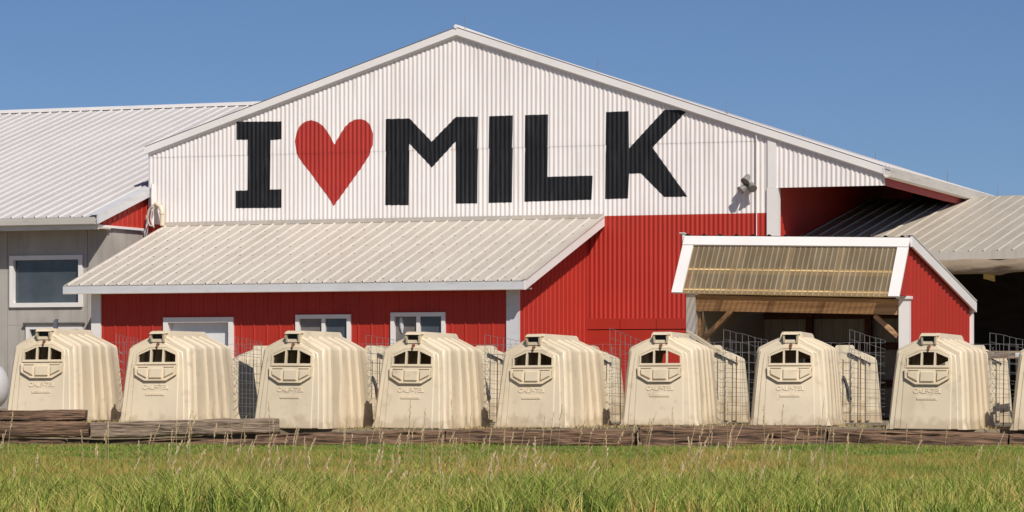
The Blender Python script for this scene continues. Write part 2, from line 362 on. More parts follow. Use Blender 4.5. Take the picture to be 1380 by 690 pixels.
for (x0, z0, x1, z1) in ((XLO, ZLO, XP, ZP), (XP, ZP, XR, ZE)):
    mb = rake(x0, z0 + .012, x1, z1 + .012, YG - .07, YBACK, .05)
    mb.v = [(x, y, z - dr(y + base[1], x + base[0])) for x, y, z in mb.v]
    sheet(mb, ribs(.305, .022), YG - .11, YBACK + .1, CONST(0), CONST(1),
          lambda u, v, n, a=(x0, z0, x1, z1): (a[0] + (a[2] - a[0]) * v, u, a[1] + (a[3] - a[1]) * v + .016 + n - dr(u, a[0] + (a[2] - a[0]) * v)))
    mb.build('roof_slope', M['roof_white'], barn)
MB(base).tube([(XP, YG - .12, ZP + .03), (XP, YBACK + .1, ZP + .03 - DROP - .25)], .05, 6).build('ridge_cap', M['white_trim'], barn)
zt = top(XT0)
MB(base).box(XT0 + .004, XT1 - .004, YG - .045, YG - .0, ZC, top(XT0) - FT - .05).build('corner_trim', M['white_trim'], barn)
MB(base).box(XT0 - .01, XT1 + .03, YG - .055, YG + .16, 0, ZC - .004).build('porch_post', M['white_trim'], barn)
xc = onY(1020.5, 0, YG)[0]
MB(base).tube([(xc - .05, YG - .08, onY(1018, 165, YG)[1]), (xc - .03, YG - .06, onY(1018, 172, YG)[1]), (xc, YG - .05, onY(1018, 190, YG)[1]), (xc, YG - .05, 0)], .012, 6).build('conduit', M['white_trim'], barn, 60)
MB(base).box(xa - .03, xa + .01, YG - .05, YG + .0, 0, onY(793, 330, YG)[1]).build('joint_strip', M['gutter'], barn)
# end walls and porch side wall (corrugated), porch eave beam and gutter
mb = MB(base); sheet(mb, cor, YG + .02, YBACK, CONST(0), CONST(ZE + .3 + (XR - XT1) * -0.02), lambda u, v, n: (XT1 - .03 + n, u, min(v, top(XT1) - .06 - DROP))); mb.build('porch_side_wall', M['red_wall'], barn, 50)
mb = MB(base); sheet(mb, cor, YG + .02, YBACK, CONST(0), CONST(ZLO - .1), lambda u, v, n: (XL + .02 - n, u, v)); mb.build('left_side_wall', M['red_wall'], barn, 50)
mb = MB(base); sheet(mb, wave(.3, .01, 4), XL, XT1, CONST(0), lambda u: top(u) - .34 - DROP, lambda u, v, n: (u, YBACK - .05 + n, v), extra=(XP,)); mb.build('back_wall', M['red_wall'], barn, 50)
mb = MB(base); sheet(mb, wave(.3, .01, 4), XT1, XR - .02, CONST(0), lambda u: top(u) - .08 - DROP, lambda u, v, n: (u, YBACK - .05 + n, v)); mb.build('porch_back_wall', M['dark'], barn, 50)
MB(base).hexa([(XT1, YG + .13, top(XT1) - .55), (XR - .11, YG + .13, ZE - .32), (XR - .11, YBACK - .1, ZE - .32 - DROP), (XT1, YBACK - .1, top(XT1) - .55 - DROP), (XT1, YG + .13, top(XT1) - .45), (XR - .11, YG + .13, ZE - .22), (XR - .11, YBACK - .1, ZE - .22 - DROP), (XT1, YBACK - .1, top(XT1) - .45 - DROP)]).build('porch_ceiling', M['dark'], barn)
zbm = onY(1193, 248.5, YG)[1]
MB(base).hexa([(XR - .10, YG + .01, zbm), (XR - .04, YG + .01, zbm), (XR - .04, YBACK, zbm - DROP), (XR - .10, YBACK, zbm - DROP), (XR - .10, YG + .01, ZE - .05), (XR - .04, YG + .01, ZE - .05), (XR - .04, YBACK, ZE - .05 - DROP), (XR - .10, YBACK, ZE - .05 - DROP)]).build('eave_beam', M['red_panel'], barn)
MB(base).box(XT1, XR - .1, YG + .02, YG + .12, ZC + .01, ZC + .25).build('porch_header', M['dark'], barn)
mb = MB(base); gp = [(.0, .0), (.015, -.11), (.06, -.15), (.13, -.13), (.15, -.06), (.165, 0), (.155, 0), (.14, -.05), (.12, -.115), (.06, -.135), (.025, -.10), (.012, 0)]
n = len(gp); vs = []
for y in (YG - .10, YBACK): vs += [(XR - .035 + a * 1.25, y, ZE - .02 + b * 1.45 - dr(y)) for a, b in gp]
mb.add(vs, [(i, (i + 1) % n, n + (i + 1) % n, n + i) for i in range(n)] + [tuple(range(n)), tuple(range(2 * n - 1, n - 1, -1))])
mb.build('gutter', M['gutter'], barn)
# lightning rods
for px, p0, p1, Y in ((626, 42, 21, YG + .3), (806, 100, 82, YG + .3), (979, 155, 133, YG + .3), (1083, 183, 163, YBACK - .1), (1180, 212, 192, YBACK - .1), (1277, 243, 224, YBACK - .1), (1345, 266, 247, YBACK - .1)):
    X = onY(px, 0, Y)[0]; z0 = min(top(X), onY(px, p0, Y)[1] + .1); z0 = top(X) - dr(Y, X)
    mb = MB(base).tube([(X, Y, z0 - .02), (X, Y, z0 + .33)], [.012, .006], 6)
    mb.tube([(X, Y, z0), (X, Y, z0 + .05)], .03, 8); mb.build('lightning_rod', M['wire'], barn)

# ------------------------------------------------------------------ lean-to shed
YS = 63.86; YE = YS - .46; SX0 = -36.08; SX1 = -25.30; SXW = onY(697, 0, YS)[0]; SXL = onY(126, 0, YS)[0]
ze = 2.70; zt_ = 4.19; sl = (zt_ - ze) / (YG - YE)
base = ((SX0 + SX1) / 2, (YS + YG) / 2, 0)
shed = bempty('lean_to_shed', base, 'low red lean-to shed with cream ribbed metal roof in front of the barn gable', 'shed')
zr = lambda y: ze + (y - YE) * sl
mb = MB(base); sheet(mb, ribs(.305, .030, .044, .020, .004), SX0, SX1, CONST(YE - .02), CONST(YG - .02), lambda u, v, n: (u, v, zr(v) + n))
mb.hexa([(SX0, YE, zr(YE) - .05), (SX1, YE, zr(YE) - .05), (SX1, YG - .03, zr(YG) - .05), (SX0, YG - .03, zr(YG) - .05), (SX0, YE, zr(YE) - .006), (SX1, YE, zr(YE) - .006), (SX1, YG - .03, zr(YG) - .006), (SX0, YG - .03, zr(YG) - .006)])
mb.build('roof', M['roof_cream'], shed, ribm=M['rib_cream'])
def screws(x0, x1, y0, y1, zf, parent, step=.62):
    mb = MB(base); k = math.ceil(x0 / .305)
    while (k + .4) * .305 < x1 - .1:
        x = (k + .19) * .305; y = y0
        while y < y1:
            if rnd.random() < .9: e = rnd.uniform(.011, .02); mb.box(x - e, x + e, y - e, y + e, zf(y) + .001, zf(y) + .008)
            y += step
        k += 1
    mb.build('roof_screws', M['screw'], parent, kind='stuff')
screws(SX0, SX1, YE + .25, YG - .1, zr, shed)
MB(base).box(SX0, SX1 - .05, YE - .045, YE - .0, ze - .185, ze - .02).build('fascia', M['fascia_grey'], shed)
MB(base).box(SX0 + .05, SX1 - .06, YE - .06, YE - .047, ze - .19, ze - .17).build('drip_edge', M['roof_cream'], shed)
MB(base).box(SX0 + .02, SX1 - .06, YE + .002, YS, ze - .17, ze - .14).build('soffit', M['roof_cream'], shed)
MB(base).hexa([(SX1 - .045, YE - .04, ze - .19), (SX1 + .005, YE - .04, ze - .19), (SX1 + .005, YG - .03, zt_ - .19), (SX1 - .045, YG - .03, zt_ - .19), (SX1 - .045, YE - .04, ze + .012), (SX1 + .005, YE - .04, ze + .012), (SX1 + .005, YG - .03, zt_ + .012), (SX1 - .045, YG - .03, zt_ + .012)]).build('rake_board', M['white_trim'], shed)
MB(base).hexa([(SX1 - .06, YE - .05, ze + .013), (SX1 + .02, YE - .05, ze + .013), (SX1 + .02, YG - .03, zt_ + .013), (SX1 - .06, YG - .03, zt_ + .013), (SX1 - .06, YE - .05, ze + .035), (SX1 + .02, YE - .05, ze + .035), (SX1 + .02, YG - .03, zt_ + .035), (SX1 - .06, YG - .03, zt_ + .035)]).build('rake_cap', M['roof_cream'], shed)
mb = MB(base)
for i in range(36):
    x = SX0 + .0 + i * .305 - (SX0 % .305) + .305
    if x > SX1 - .1: break
MB(base).box(SX0 + .02, SX1 - .02, YG - .10, YG - .03, zt_ - .02, zt_ + .07).build('wall_flashing', M['roof_cream'], shed)
dx0, dz1 = onY(228, 435, YS); dx1 = onY(309, 0, YS)[0]
wins = []
for a, b, t, bt in ((399.5, 473.5, 424, 462), (527.5, 601, 421, 468)):
    wins.append((onY(a, 0, YS)[0], onY(b, 0, YS)[0], onY((a + b) / 2, t, YS)[1]))
WH = .95
# front wall pieces round the openings
mb = MB(base); pr = ribs(.305, .02, .045, .02, .005); PF = lambda u, v, n: (u, YS - n, v)
cuts = [SXL, dx0, dx1, wins[0][0] + .06, wins[0][1] - .06, wins[1][0] + .06, wins[1][1] - .06, SXW]
for i in range(7):
    a, b = cuts[i], cuts[i + 1]
    if i == 1: sheet(mb, pr, a, b, CONST(dz1), CONST(ze - .1), PF)
    elif i in (3, 5):
        z1 = wins[(i - 3) // 2][2] - .06; sheet(mb, pr, a, b, CONST(z1), CONST(ze - .1), PF); sheet(mb, pr, a, b, CONST(0), CONST(z1 - WH + .1), PF)
    else: sheet(mb, pr, a, b, CONST(0), CONST(ze - .1), PF)
mb.build('front_wall', M['red_wall'], shed)
mb = MB(base); sheet(mb, ribs(.25, .02, .045, .02), YS, YG - .03, CONST(0), lambda y: zr(y) - .06, lambda u, v, n: (SXW + n, u, v)); mb.build('side_wall', M['red_wall'], shed)
mb = MB(base); sheet(mb, ribs(.25, .02, .045, .02), YS, YG - .03, CONST(0), lambda y: zr(y) - .06, lambda u, v, n: (SXL - n, u, v)); mb.build('side_wall', M['red_wall'], shed)
MB(base).box(SXL - .03, onY(137, 0, YS)[0], YS - .05, YS + .1, 0, ze - .14).build('corner_post', M['white_trim'], shed)
MB(base).box(onY(683.5, 0, YS)[0], SXW + .025, YS - .05, YS + .1, 0, ze - .14).build('corner_post', M['fascia_grey'], shed)
# door: frame proud of the wall, leaf set back
fx0, fz1 = onY(221.5, 428, YS); fx1 = onY(315.5, 0, YS)[0]; fw = .11
fr = MB(base).box(fx0, fx0 + fw, YS - .06, YS + .2, 0, fz1).box(fx1 - fw, fx1, YS - .06, YS + .2, 0, fz1).box(fx0 + fw, fx1 - fw, YS - .06, YS + .2, fz1 - fw, fz1)
door = MB(base).box(fx0 + fw, fx1 - fw, YS + .12, YS + .17, 0, fz1 - fw).build('door', M['door'], shed)
fr.build('door_frame', M['white_trim'], door)
MB(base).box(onY(262, 0, YS)[0], onY(303, 0, YS)[0], YS + .10, YS + .118, .3, onY(285, 449, YS)[1]).build('door_panel', M['sticker'], door)
for k, (a, b, z1) in enumerate(wins):
    z0 = z1 - WH; fw = .085; c = (a + b) / 2
    f = MB(base).box(a, b, YS - .055, YS + .08, z1 - fw, z1).box(a, b, YS - .055, YS + .08, z0, z0 + fw).box(a, a + fw, YS - .055, YS + .08, z0 + fw, z1 - fw).box(b - fw, b, YS - .055, YS + .08, z0 + fw, z1 - fw)
    f.box(c - .04, c + .04, YS - .03, YS + .06, z0 + fw, z1 - fw)
    wf = f.build('window', M['white_trim'], shed)
    MB(base).box(a + fw, c - .04, YS + .03, YS + .04, z0 + fw, z1 - fw).build('pane', M['pane_grey'], wf)
    MB(base).box(c + .04, b - fw, YS + .03, YS + .04, z0 + fw, z1 - fw).build('pane', M['pane_dark'], wf)
    if k == 1:
        X0, Z0 = onY(541, 436, YS); mb = MB(base).tube([(X0 - .02, YS + .02, Z0 + .12), (X0, YS + .02, Z0), (X0, YS + .02, Z0 - .1), (X0 + .01, YS + .02, Z0 - .2)], [.03, .05, .04, .012], 8)
        mb.build('window_sticker', M['fascia_grey'], wf)

# ------------------------------------------------------------------ grey concrete building on the left
LX = XL - .12; YL = LX / tb(145); YLE = YL - .62; LXR = LX + .12; YLR = 77.3
zle = 0; base = (LX - 3, YL, 0)
zle = zz(292, LXR, YLE); zlr = zz(139.5, -38.3, YLR); sll = (zlr - zle) / (YLR - YLE); zl = lambda y: zle + (y - YLE) * sll
XF = -62
lb = bempty('concrete_building', base, 'grey concrete building with white ribbed roof left of the barn', 'building')
def slab(x0, x1, y0, y1, zf, a, b): return [(x0, y0, zf(y0) + a), (x1, y0, zf(y0) + a), (x1, y1, zf(y1) + a), (x0, y1, zf(y1) + a), (x0, y0, zf(y0) + b), (x1, y0, zf(y0) + b), (x1, y1, zf(y1) + b), (x0, y1, zf(y1) + b)]
mb = MB(base); sheet(mb, ribs(.305, .030, .046, .020, .004), XF, LXR, CONST(YLE), CONST(YLR), lambda u, v, n: (u, v, zl(v) + n)); mb.hexa(slab(XF, LXR, YLE + .01, YLR, zl, -.06, -.006))
sl2 = lambda y: zlr - (y - YLR) * sll
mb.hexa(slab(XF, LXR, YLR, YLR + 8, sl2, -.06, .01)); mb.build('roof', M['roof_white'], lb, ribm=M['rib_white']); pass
MB(base).hexa(slab(XF, LXR + .02, YLR - .3, YLR, zl, .03, .055)).build('ridge_cap', M['white_trim'], lb)
MB(base).hexa(slab(LXR + .002, LXR + .05, YLE - .1, YLR, zl, -.13, .05)).hexa(slab(LXR - .22, LXR + .05, YLE - .05, YLR, zl, .052, .075)).build('rake_board', M['fascia_grey'], lb)
mb = MB(base); n = len(gp); vs = []
for x in (XF, LXR - .03): vs += [(x, YLE + .03 - a * 1.0, zle - .01 + b * 1.15) for a, b in gp]
mb.add(vs, [(i, (i + 1) % n, n + (i + 1) % n, n + i) for i in range(n)] + [tuple(range(n)), tuple(range(2 * n - 1, n - 1, -1))]); mb.build('gutter', M['gutter'], lb)
zw = zle - .26
MB(base).box(XF, LXR - .03, YLE + .03, YL, zw, zw + .03).build('soffit', M['roof_cream'], lb)
MB(base).box(XF, LXR - .01, YLE + .0, YLE + .029, zw - .02, zle - .07).build('fascia', M['gutter'], lb)
MB(base).box(XF, LX, YL + .3, YL + .35, zw - .2, zl(YL) - .07).build('eave_board', M['dark'], lb)
# front wall panels round the windows
wx0, wz1 = onY(14, 345, YL); wx1 = onY(112, 0, YL)[0]; wz0 = onY(60, 414, YL)[1]
vx0, vz1 = onY(36, 438, YL); vx1 = onY(112, 0, YL)[0]; xj = onY(10, 0, YL)[0]; xk = onY(118, 0, YL)[0]
def cp(x0, x1, z0, z1): MB(base).box(x0 + .005, x1 - .005, YL + .004 * rnd.random(), YL + .2, z0, z1).build('wall_panel', M['concrete'], lb)
cp(xj - 2.4, xj, 0, zw); cp(xj - 4.8, xj - 2.4, 0, zw); cp(XF, xj - 4.8, 0, zw)
cp(xk, LX, 0, zw); cp(xj, xk, wz1, zw); cp(xj, wx0, wz0 - .003, wz1 - .003); cp(wx1, xk, wz0 - .003, wz1 - .003); cp(xj, xk, vz1, wz0 - .006); cp(xj, vx0, 0, vz1 - .004); cp(vx1, xk, 0, vz1 - .004)
MB(base).box(LX - .2, LX + .002, YL + .205, YG - .1, 0, zw + .03).build('side_wall', M['concrete'], lb)
MB(base).box(LX - .2, LX, YG - .1, YLR + 8, 0, zw + .03).build('side_wall', M['concrete'], lb)
MB(base).box(XF, LX - .21, YL + 1.2, YL + 1.3, 0, zw).build('inner_wall', M['dark'], lb)
for (a, b, z0, z1, nm) in ((wx0, wx1, wz0, wz1, 0), (vx0, vx1, vz1 - 1.5, vz1, 1)):
    fw = .1
    f = MB(base).box(a, b, YL - .05, YL + .12, z1 - fw, z1).box(a, b, YL - .05, YL + .12, z0, z0 + fw).box(a, a + fw, YL - .05, YL + .12, z0 + fw, z1 - fw).box(b - fw, b, YL - .05, YL + .12, z0 + fw, z1 - fw)
    wf = f.build('window', M['white_trim'], lb); MB(base).box(a + fw, b - fw, YL + .06, YL + .07, z0 + fw, z1 - fw).build('pane', M['pane_dark'], wf)
MB(base).box(vx0 - .05, vx1 + .05, YL - .09, YL - .004, vz1 + .004, vz1 + .05).build('lintel', M['dark_steel'], lb)
# red gable end above the side wall
mb = MB(base); sheet(mb, ribs(.23, .018, .05, .02), YLE + .1, YLR, CONST(zw + .09), lambda y: zl(y) - .1, lambda u, v, n: (LX + .03 + n, u, max(v, zw + .09))); mb.build('gable_sheet', M['red_wall'], lb)
MB(base).box(LX - .02, LX + .075, YLE + .02, YG - .12, zw + .035, zw + .088).build('gable_trim', M['white_trim'], lb)
X, Z = onY(193, 240, YG - .1)
# stub pipe in front of that wall
X, Z = onY(75, 430, 64.0)
tag(MB((0, 0, 0)).tube([toW(X, 64.0, 0), toW(X, 64.0, Z)], .055, 10).build('vent_pipe', M['fascia_grey'], smooth=50), 'short pale pipe rising behind the leftmost calf hutch, against the grey wall', 'pipe')

# elbow pipe and cables where shed roof, barn and concrete building meet
def wpt(px, py, Y): X, Z = onY(px, py, Y); return (X, Y, Z)
b0 = wpt(218, 303, YG - .25)
el = bempty('elbow_pipe', b0, 'cream plastic elbow pipe coming out of the white gable above the shed roof', 'pipe')
MB(b0).tube([wpt(218.5, 304, YG - .25), wpt(218.5, 288, YG - .25), wpt(218, 283, YG - .25), wpt(216, 279, YG - .22), wpt(212, 276, YG - .16), wpt(209, 275, YG - .02)], .055, 12).build('pipe', M['pvc'], el, 50)
MB(b0).tube([wpt(218.5, 289, YG - .25), wpt(218.5, 286, YG - .25)], .068, 12).build('collar', M['pvc'], el, 50)
cb = wpt(203, 300, YG - .1)
cab = bempty('cable_bundle', cb, 'looped pale cables hanging at the left corner of the white gable', 'cables')
for pts in ([(212, 276), (206, 276), (202, 281), (199, 292), (200, 301)], [(214, 277), (208, 279), (204, 287), (203, 296), (206, 305)], [(205, 277), (200, 283), (198, 294), (202, 304), (208, 306)], [(213, 274), (207, 282), (206, 292), (203, 300)]):
    MB(cb).tube([wpt(a, b, YG - .12 - .05 * i) for i, (a, b) in enumerate(pts)], .014, 6).build('cable', M['cable'], cab, 60)
MB(cb).tube([wpt(205.5, 248, YG - .08), wpt(205.5, 305, YG - .08)], .04, 8).build('downpipe', M['white_trim'], cab, 50)

# ------------------------------------------------------------------ flood lamps on the gable
fb = wpt(1012, 250, YG - .02)
fl = bempty('floodlight_cluster', fb, 'cluster of three grey floodlights on the white gable wall', 'floodlight')
X0, _, Z0 = fb
MB(fb).box(X0 - .06, X0 + .06, YG - .10, YG - .02, Z0 - .06, Z0 + .06).tube([(X0, YG - .1, Z0), (X0, YG - .2, Z0)], .025, 8).build('bracket', M['lamp_grey'], fl)
for dx, dz, tx in ((-.03, .14, -.2), (.08, -.02, .5), (-.1, -.06, -.6)):
    c = Vector((X0 + dx, YG - .22, Z0 + dz)); ax = Vector((tx, -.7, -.75)).normalized()
    h = MB(fb).tube([c - ax * .10, c - ax * .06, c + ax * .02, c + ax * .10], [.035, .06, .075, .10], 10).tube([(X0, YG - .18, Z0), tuple(c)], .018, 6).build('lamp_housing', M['lamp_grey'], fl, 45)
    MB(fb).tube([c + ax * .101, c + ax * .106], .085, 12).build('lens', M['pane_grey'], h)

# ------------------------------------------------------------------ open barn on the right
YR = 68.0; YRE = YR - .55; s2 = .20; XB0 = XT1 + .05; XB1 = -7.5; YRT = 75.2
z0e = onY(1250, 341, YRE)[1]
base = (-14, YR, 0)
rb = bempty('open_barn', base, 'open fronted barn with tan ribbed roof and dark interior at the right', 'barn')
zq = lambda x, y: z0e + (y - YRE) * s2 + max(0, x + 18) * .012
mb = MB(base); sheet(mb, ribs(.305, .030, .046, .020, .004), XB0, XB1, CONST(0), CONST(1), lambda u, v, n: (u, YRE - .03 + (YRT - YRE) * v, zq(u, YRE + (YRT - YRE) * v) + n))
mb.hexa([(XB0, YRE, zq(XB0, YRE) - .06), (XB1, YRE, zq(XB1, YRE) - .06), (XB1, YRT, zq(XB1, YRT) - .06), (XB0, YRT, zq(XB0, YRT) - .06), (XB0, YRE, zq(XB0, YRE) - .006), (XB1, YRE, zq(XB1, YRE) - .006), (XB1, YRT, zq(XB1, YRT) - .006), (XB0, YRT, zq(XB0, YRT) - .006)])
mb.hexa([(XB0, YRT, zq(XB0, YRT) - .1), (XB1, YRT, zq(XB1, YRT) - .1), (XB1, YRT + 8, zq(XB1, YRT) - 1.7), (XB0, YRT + 8, zq(XB0, YRT) - 1.7), (XB0, YRT, zq(XB0, YRT)), (XB1, YRT, zq(XB1, YRT)), (XB1, YRT + 8, zq(XB1, YRT) - 1.6), (XB0, YRT + 8, zq(XB0, YRT) - 1.6)])
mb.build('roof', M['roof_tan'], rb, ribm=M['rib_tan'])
def sb(x0, x1, y0, y1, a, b, zf=zq): return [(x0, y0, zf(x0, YRE) + a), (x1, y0, zf(x1, YRE) + a), (x1, y1, zf(x1, YRE) + a), (x0, y1, zf(x0, YRE) + a), (x0, y0, zf(x0, YRE) + b), (x1, y0, zf(x1, YRE) + b), (x1, y1, zf(x1, YRE) + b), (x0, y1, zf(x0, YRE) + b)]
MB(base).hexa(sb(XB0, XB1, YRE - .04, YRE, -.19, -.02)).build('fascia', M['roof_cream'], rb)
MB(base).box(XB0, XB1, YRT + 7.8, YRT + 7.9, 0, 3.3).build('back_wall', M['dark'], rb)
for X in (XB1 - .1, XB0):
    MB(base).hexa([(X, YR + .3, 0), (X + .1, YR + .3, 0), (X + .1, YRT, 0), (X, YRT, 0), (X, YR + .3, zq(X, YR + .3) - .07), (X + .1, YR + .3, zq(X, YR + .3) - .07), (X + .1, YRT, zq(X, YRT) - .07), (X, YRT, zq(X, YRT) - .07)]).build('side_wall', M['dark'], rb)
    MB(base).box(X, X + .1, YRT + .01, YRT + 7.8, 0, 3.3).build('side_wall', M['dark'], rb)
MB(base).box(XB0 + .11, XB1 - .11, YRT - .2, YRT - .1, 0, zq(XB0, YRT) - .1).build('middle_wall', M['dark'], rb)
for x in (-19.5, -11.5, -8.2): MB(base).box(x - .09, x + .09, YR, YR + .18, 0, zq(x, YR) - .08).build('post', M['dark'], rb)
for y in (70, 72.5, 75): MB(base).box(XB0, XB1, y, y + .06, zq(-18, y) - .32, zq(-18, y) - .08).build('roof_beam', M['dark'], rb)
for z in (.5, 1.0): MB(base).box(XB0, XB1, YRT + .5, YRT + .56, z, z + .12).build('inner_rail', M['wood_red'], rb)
# rolled canvas curtain under the eave
xs = [XB0 + (XB1 - XB0) * i / 90 for i in range(91)]; vs = []; K = 9
for x in xs:
    sag = .01 * math.sin(x * 2.1) + .015 * noise.noise(Vector((x * 1.3, 0, 0))); pin = math.exp(-((x - onY(1345, 0, YRE)[0]) / .18) ** 2)
    for k in range(K):
        t = k / (K - 1); wv = .03 * noise.noise(Vector((x * 2.2 + t * 3, t * 4, 1))); dpt = .06 + .07 * math.sin(t * math.pi)
        vs.append((x, YRE + .02 - dpt - wv + .05 * pin, zq(x, YRE) - .15 - t * (.30 - .05 * pin * t + sag + (.10 * pin if k == K - 1 else 0))))
mb = MB((-14, YRE, 3)); mb.add(vs, [(i * K + k, (i + 1) * K + k, (i + 1) * K + k + 1, i * K + k + 1) for i in range(90) for k in range(K - 1)])
o = mb.build('canvas_curtain', M['canvas'], smooth=80); o.location = toW(-14, YRE, 3); o.rotation_euler = (0, 0, -YAW)
tag(o, 'wrinkled beige canvas curtain gathered under the eave of the open barn', 'curtain')
sol = o.modifiers.new('thickness', 'SOLIDIFY'); sol.thickness = .01
x, _, z = wpt(1333, 373, YRE + 1.2)
o = MB((x, YRE + 1.2, z)).hexa([(x - .11, YRE + 1.15, z - .04), (x + .11, YRE + 1.2, z - .10), (x + .11, YRE + 1.28, z - .10), (x - .11, YRE + 1.25, z - .04), (x - .11, YRE + 1.15, z + .1), (x + .11, YRE + 1.2, z + .04), (x + .11, YRE + 1.28, z + .04), (x - .11, YRE + 1.25, z + .1)]).build('hanging_box', M['wood_pale'])
o.location = toW(x, YRE + 1.2, z); o.rotation_euler = (0, 0, -YAW); tag(o, 'small tan box hanging in the dark opening under the curtain', 'box')

# ------------------------------------------------------------------ small shelter with translucent front awning
YF = 54.0; AX1 = YF * tb(1226); AX0 = YF * tb(925.5); YA = 53.33; YBK = 58.3
ZTR, ZTL = zz(322, AX1, YF), zz(319.5, AX0, YF); ZAR, ZAL = zz(402, AX1, YA), zz(396.5, AX0, YA); ZBR = zz(411, AX1, YBK); ZBL = ZBR + .085
base = ((AX0 + AX1) / 2, (YF + YBK) / 2, 0)
sh = bempty('feeding_shelter', base, 'small red sided shelter with yellowed translucent awning beside the open barn', 'shelter')
tx = lambda x: (x - AX0) / (AX1 - AX0)
zT = lambda x: ZTL + (ZTR - ZTL) * tx(x); zA = lambda x: ZAL + (ZAR - ZAL) * tx(x); zBk = lambda x: ZBL + (ZBR - ZBL) * tx(x)
def aw(x, t, n=0):   # point on the awning: t=0 ridge, 1 lower edge
    return (x, YF - .02 + (YA - YF) * t - n * .8, zT(x) - .05 + (zA(x) - zT(x) + .05) * t + n * .55)
tw = .17
# fibreglass sheets
cx0, cx1 = AX0 + tw - .02, AX1 - tw + .02; ns_ = 4; wsh = (cx1 - cx0) / ns_
for i in range(ns_):
    mb = MB(base); a = cx0 + i * wsh - (.11 if i else 0); b = cx0 + (i + 1) * wsh
    sheet(mb, ribs(.095, .016, .028, .010), a, b, CONST(.04), CONST(1.0), lambda u, v, n, i=i: aw(u, v, n + .03 + .004 * (i % 2)))
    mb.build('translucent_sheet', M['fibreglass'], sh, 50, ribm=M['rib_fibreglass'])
for t in (.56, .93):
    p, q = aw(cx0, t, -.012), aw(cx1, t, -.012); MB(base).beam(p, q, .05, .085, (0, -.6, .8)).build('purlin', M['wood_pale'], sh)
def quadslab(P4, nrm, th):
    nrm = Vector(nrm).normalized() * th; P4 = [Vector(p) for p in P4]; return MB(base).hexa(P4 + [p + nrm for p in P4])
nA = (0, -.83, .56)
quadslab([aw(AX0 - .02, 1.0, .025), aw(AX0 + tw, 1.0, .025), aw(AX0 + tw, .06, .025), aw(AX0 - .02, .06, .025)], nA, .035).build('awning_edge', M['white_trim'], sh)
quadslab([aw(AX1 - tw, 1.0, .025), aw(AX1 + .02, 1.0, .025), aw(AX1 + .02, .06, .025), aw(AX1 - tw, .06, .025)], nA, .035).build('awning_edge', M['white_trim'], sh)
quadslab([aw(AX0 - .02, .13, .03), aw(AX1 + .02, .13, .03), aw(AX1 + .02, -.03, .03), aw(AX0 - .02, -.03, .03)], nA, .045).build('ridge_board', M['white_trim'], sh)
# roof falling to the back
mb = MB(base); sheet(mb, ribs(.29, .025, .08, .04), AX0 - .02, AX1 + .02, CONST(0), CONST(1), lambda u, v, n: (u, YF - .06 + (YBK - YF + .06) * v, zT(u) + .03 + (zBk(u) - zT(u)) * v + n))
mb.hexa([(AX0, YF - .03, ZTL - .04), (AX1, YF - .03, ZTR - .04), (AX1, YBK, ZBR - .04), (AX0, YBK, ZBL - .04), (AX0, YF - .03, ZTL + .02), (AX1, YF - .03, ZTR + .02), (AX1, YBK, ZBR + .02), (AX0, YBK, ZBL + .02)])
mb.build('roof', M['dark_steel'], sh)
for X, a, b in ((AX1 + .022, ZTR, ZBR), (AX0 - .062, ZTL, ZBL)):
    MB(base).hexa([(X, YF - .05, a - .13), (X + .04, YF - .05, a - .13), (X + .04, YBK, b - .13), (X, YBK, b - .13), (X, YF - .05, a + .04), (X + .04, YF - .05, a + .04), (X + .04, YBK, b + .04), (X, YBK, b + .04)]).build('rake_board', M['white_trim'], sh)
    MB(base).hexa([(X - .06, YF - .04, a + .062), (X + .045, YF - .04, a + .062), (X + .045, YBK, b + .062), (X - .06, YBK, b + .062), (X - .06, YF - .04, a + .08), (X + .045, YF - .04, a + .08), (X + .045, YBK, b + .08), (X - .06, YBK, b + .08)]).build('rake_cap', M['gutter'], sh)
YW = YBK - .12
for X, a, b, sg in ((AX1 - .03, ZTR, ZBR, 1), (AX0 + .03, ZTL, ZBL, -1)):
    mb = MB(base); sheet(mb, wave(.24, .012, 8), YF + .04, YW, CONST(0), lambda y, a=a, b=b: a - .03 + (b - a) * (y - YF) / (YBK - YF), lambda u, v, n, X=X, sg=sg: (X + sg * n, u, v)); mb.build('side_wall', M['red_wall'], sh, 50)
for X in (AX1 - .03, AX0 + .03):
    a, b = zT(X), zA(X); MB(base).add([(X - .01, YA + .06, b + .05), (X - .01, YF + .04, b + .05), (X - .01, YF + .04, a - .12), (X + .01, YA + .06, b + .05), (X + .01, YF + .04, b + .05), (X + .01, YF + .04, a - .12)], [(0, 1, 2), (5, 4, 3), (0, 3, 4, 1), (1, 4, 5, 2), (2, 5, 3, 0)]).build('awning_cheek', M['red_wall'], sh)
pw = .165
MB(base).box(AX1 - pw, AX1 + .012, YF - .09, YF + .035, 0, ZAR + .0).build('post', M['white_trim'], sh)
MB(base).box(AX1 - pw - .04, AX1 + .04, YF - .12, YF + .05, ZAR + .003, ZAR + .05).build('post_cap', M['white_trim'], sh)
MB(base).box(AX0 + .02, AX0 + .185, YF - .09, YF + .035, 0, ZAL + .02).build('post', M['white_trim'], sh)
MB(base).box(AX1 - .05, AX1 + .015, YW + .003, YW + .10, 0, ZBR - .04).build('back_post', M['white_trim'], sh)
bx0, bx1 = AX0 + .19, AX1 - pw - .005
MB(base).hexa([(bx0, YF - .06, ZAL - .27), (bx1, YF - .06, ZAR - .26), (bx1, YF + .02, ZAR - .26), (bx0, YF + .02, ZAL - .27), (bx0, YF - .06, ZAL - .0), (bx1, YF - .06, ZAR - .0), (bx1, YF + .02, ZAR - .0), (bx0, YF + .02, ZAL - .0)]).build('front_beam', M['wood'], sh)
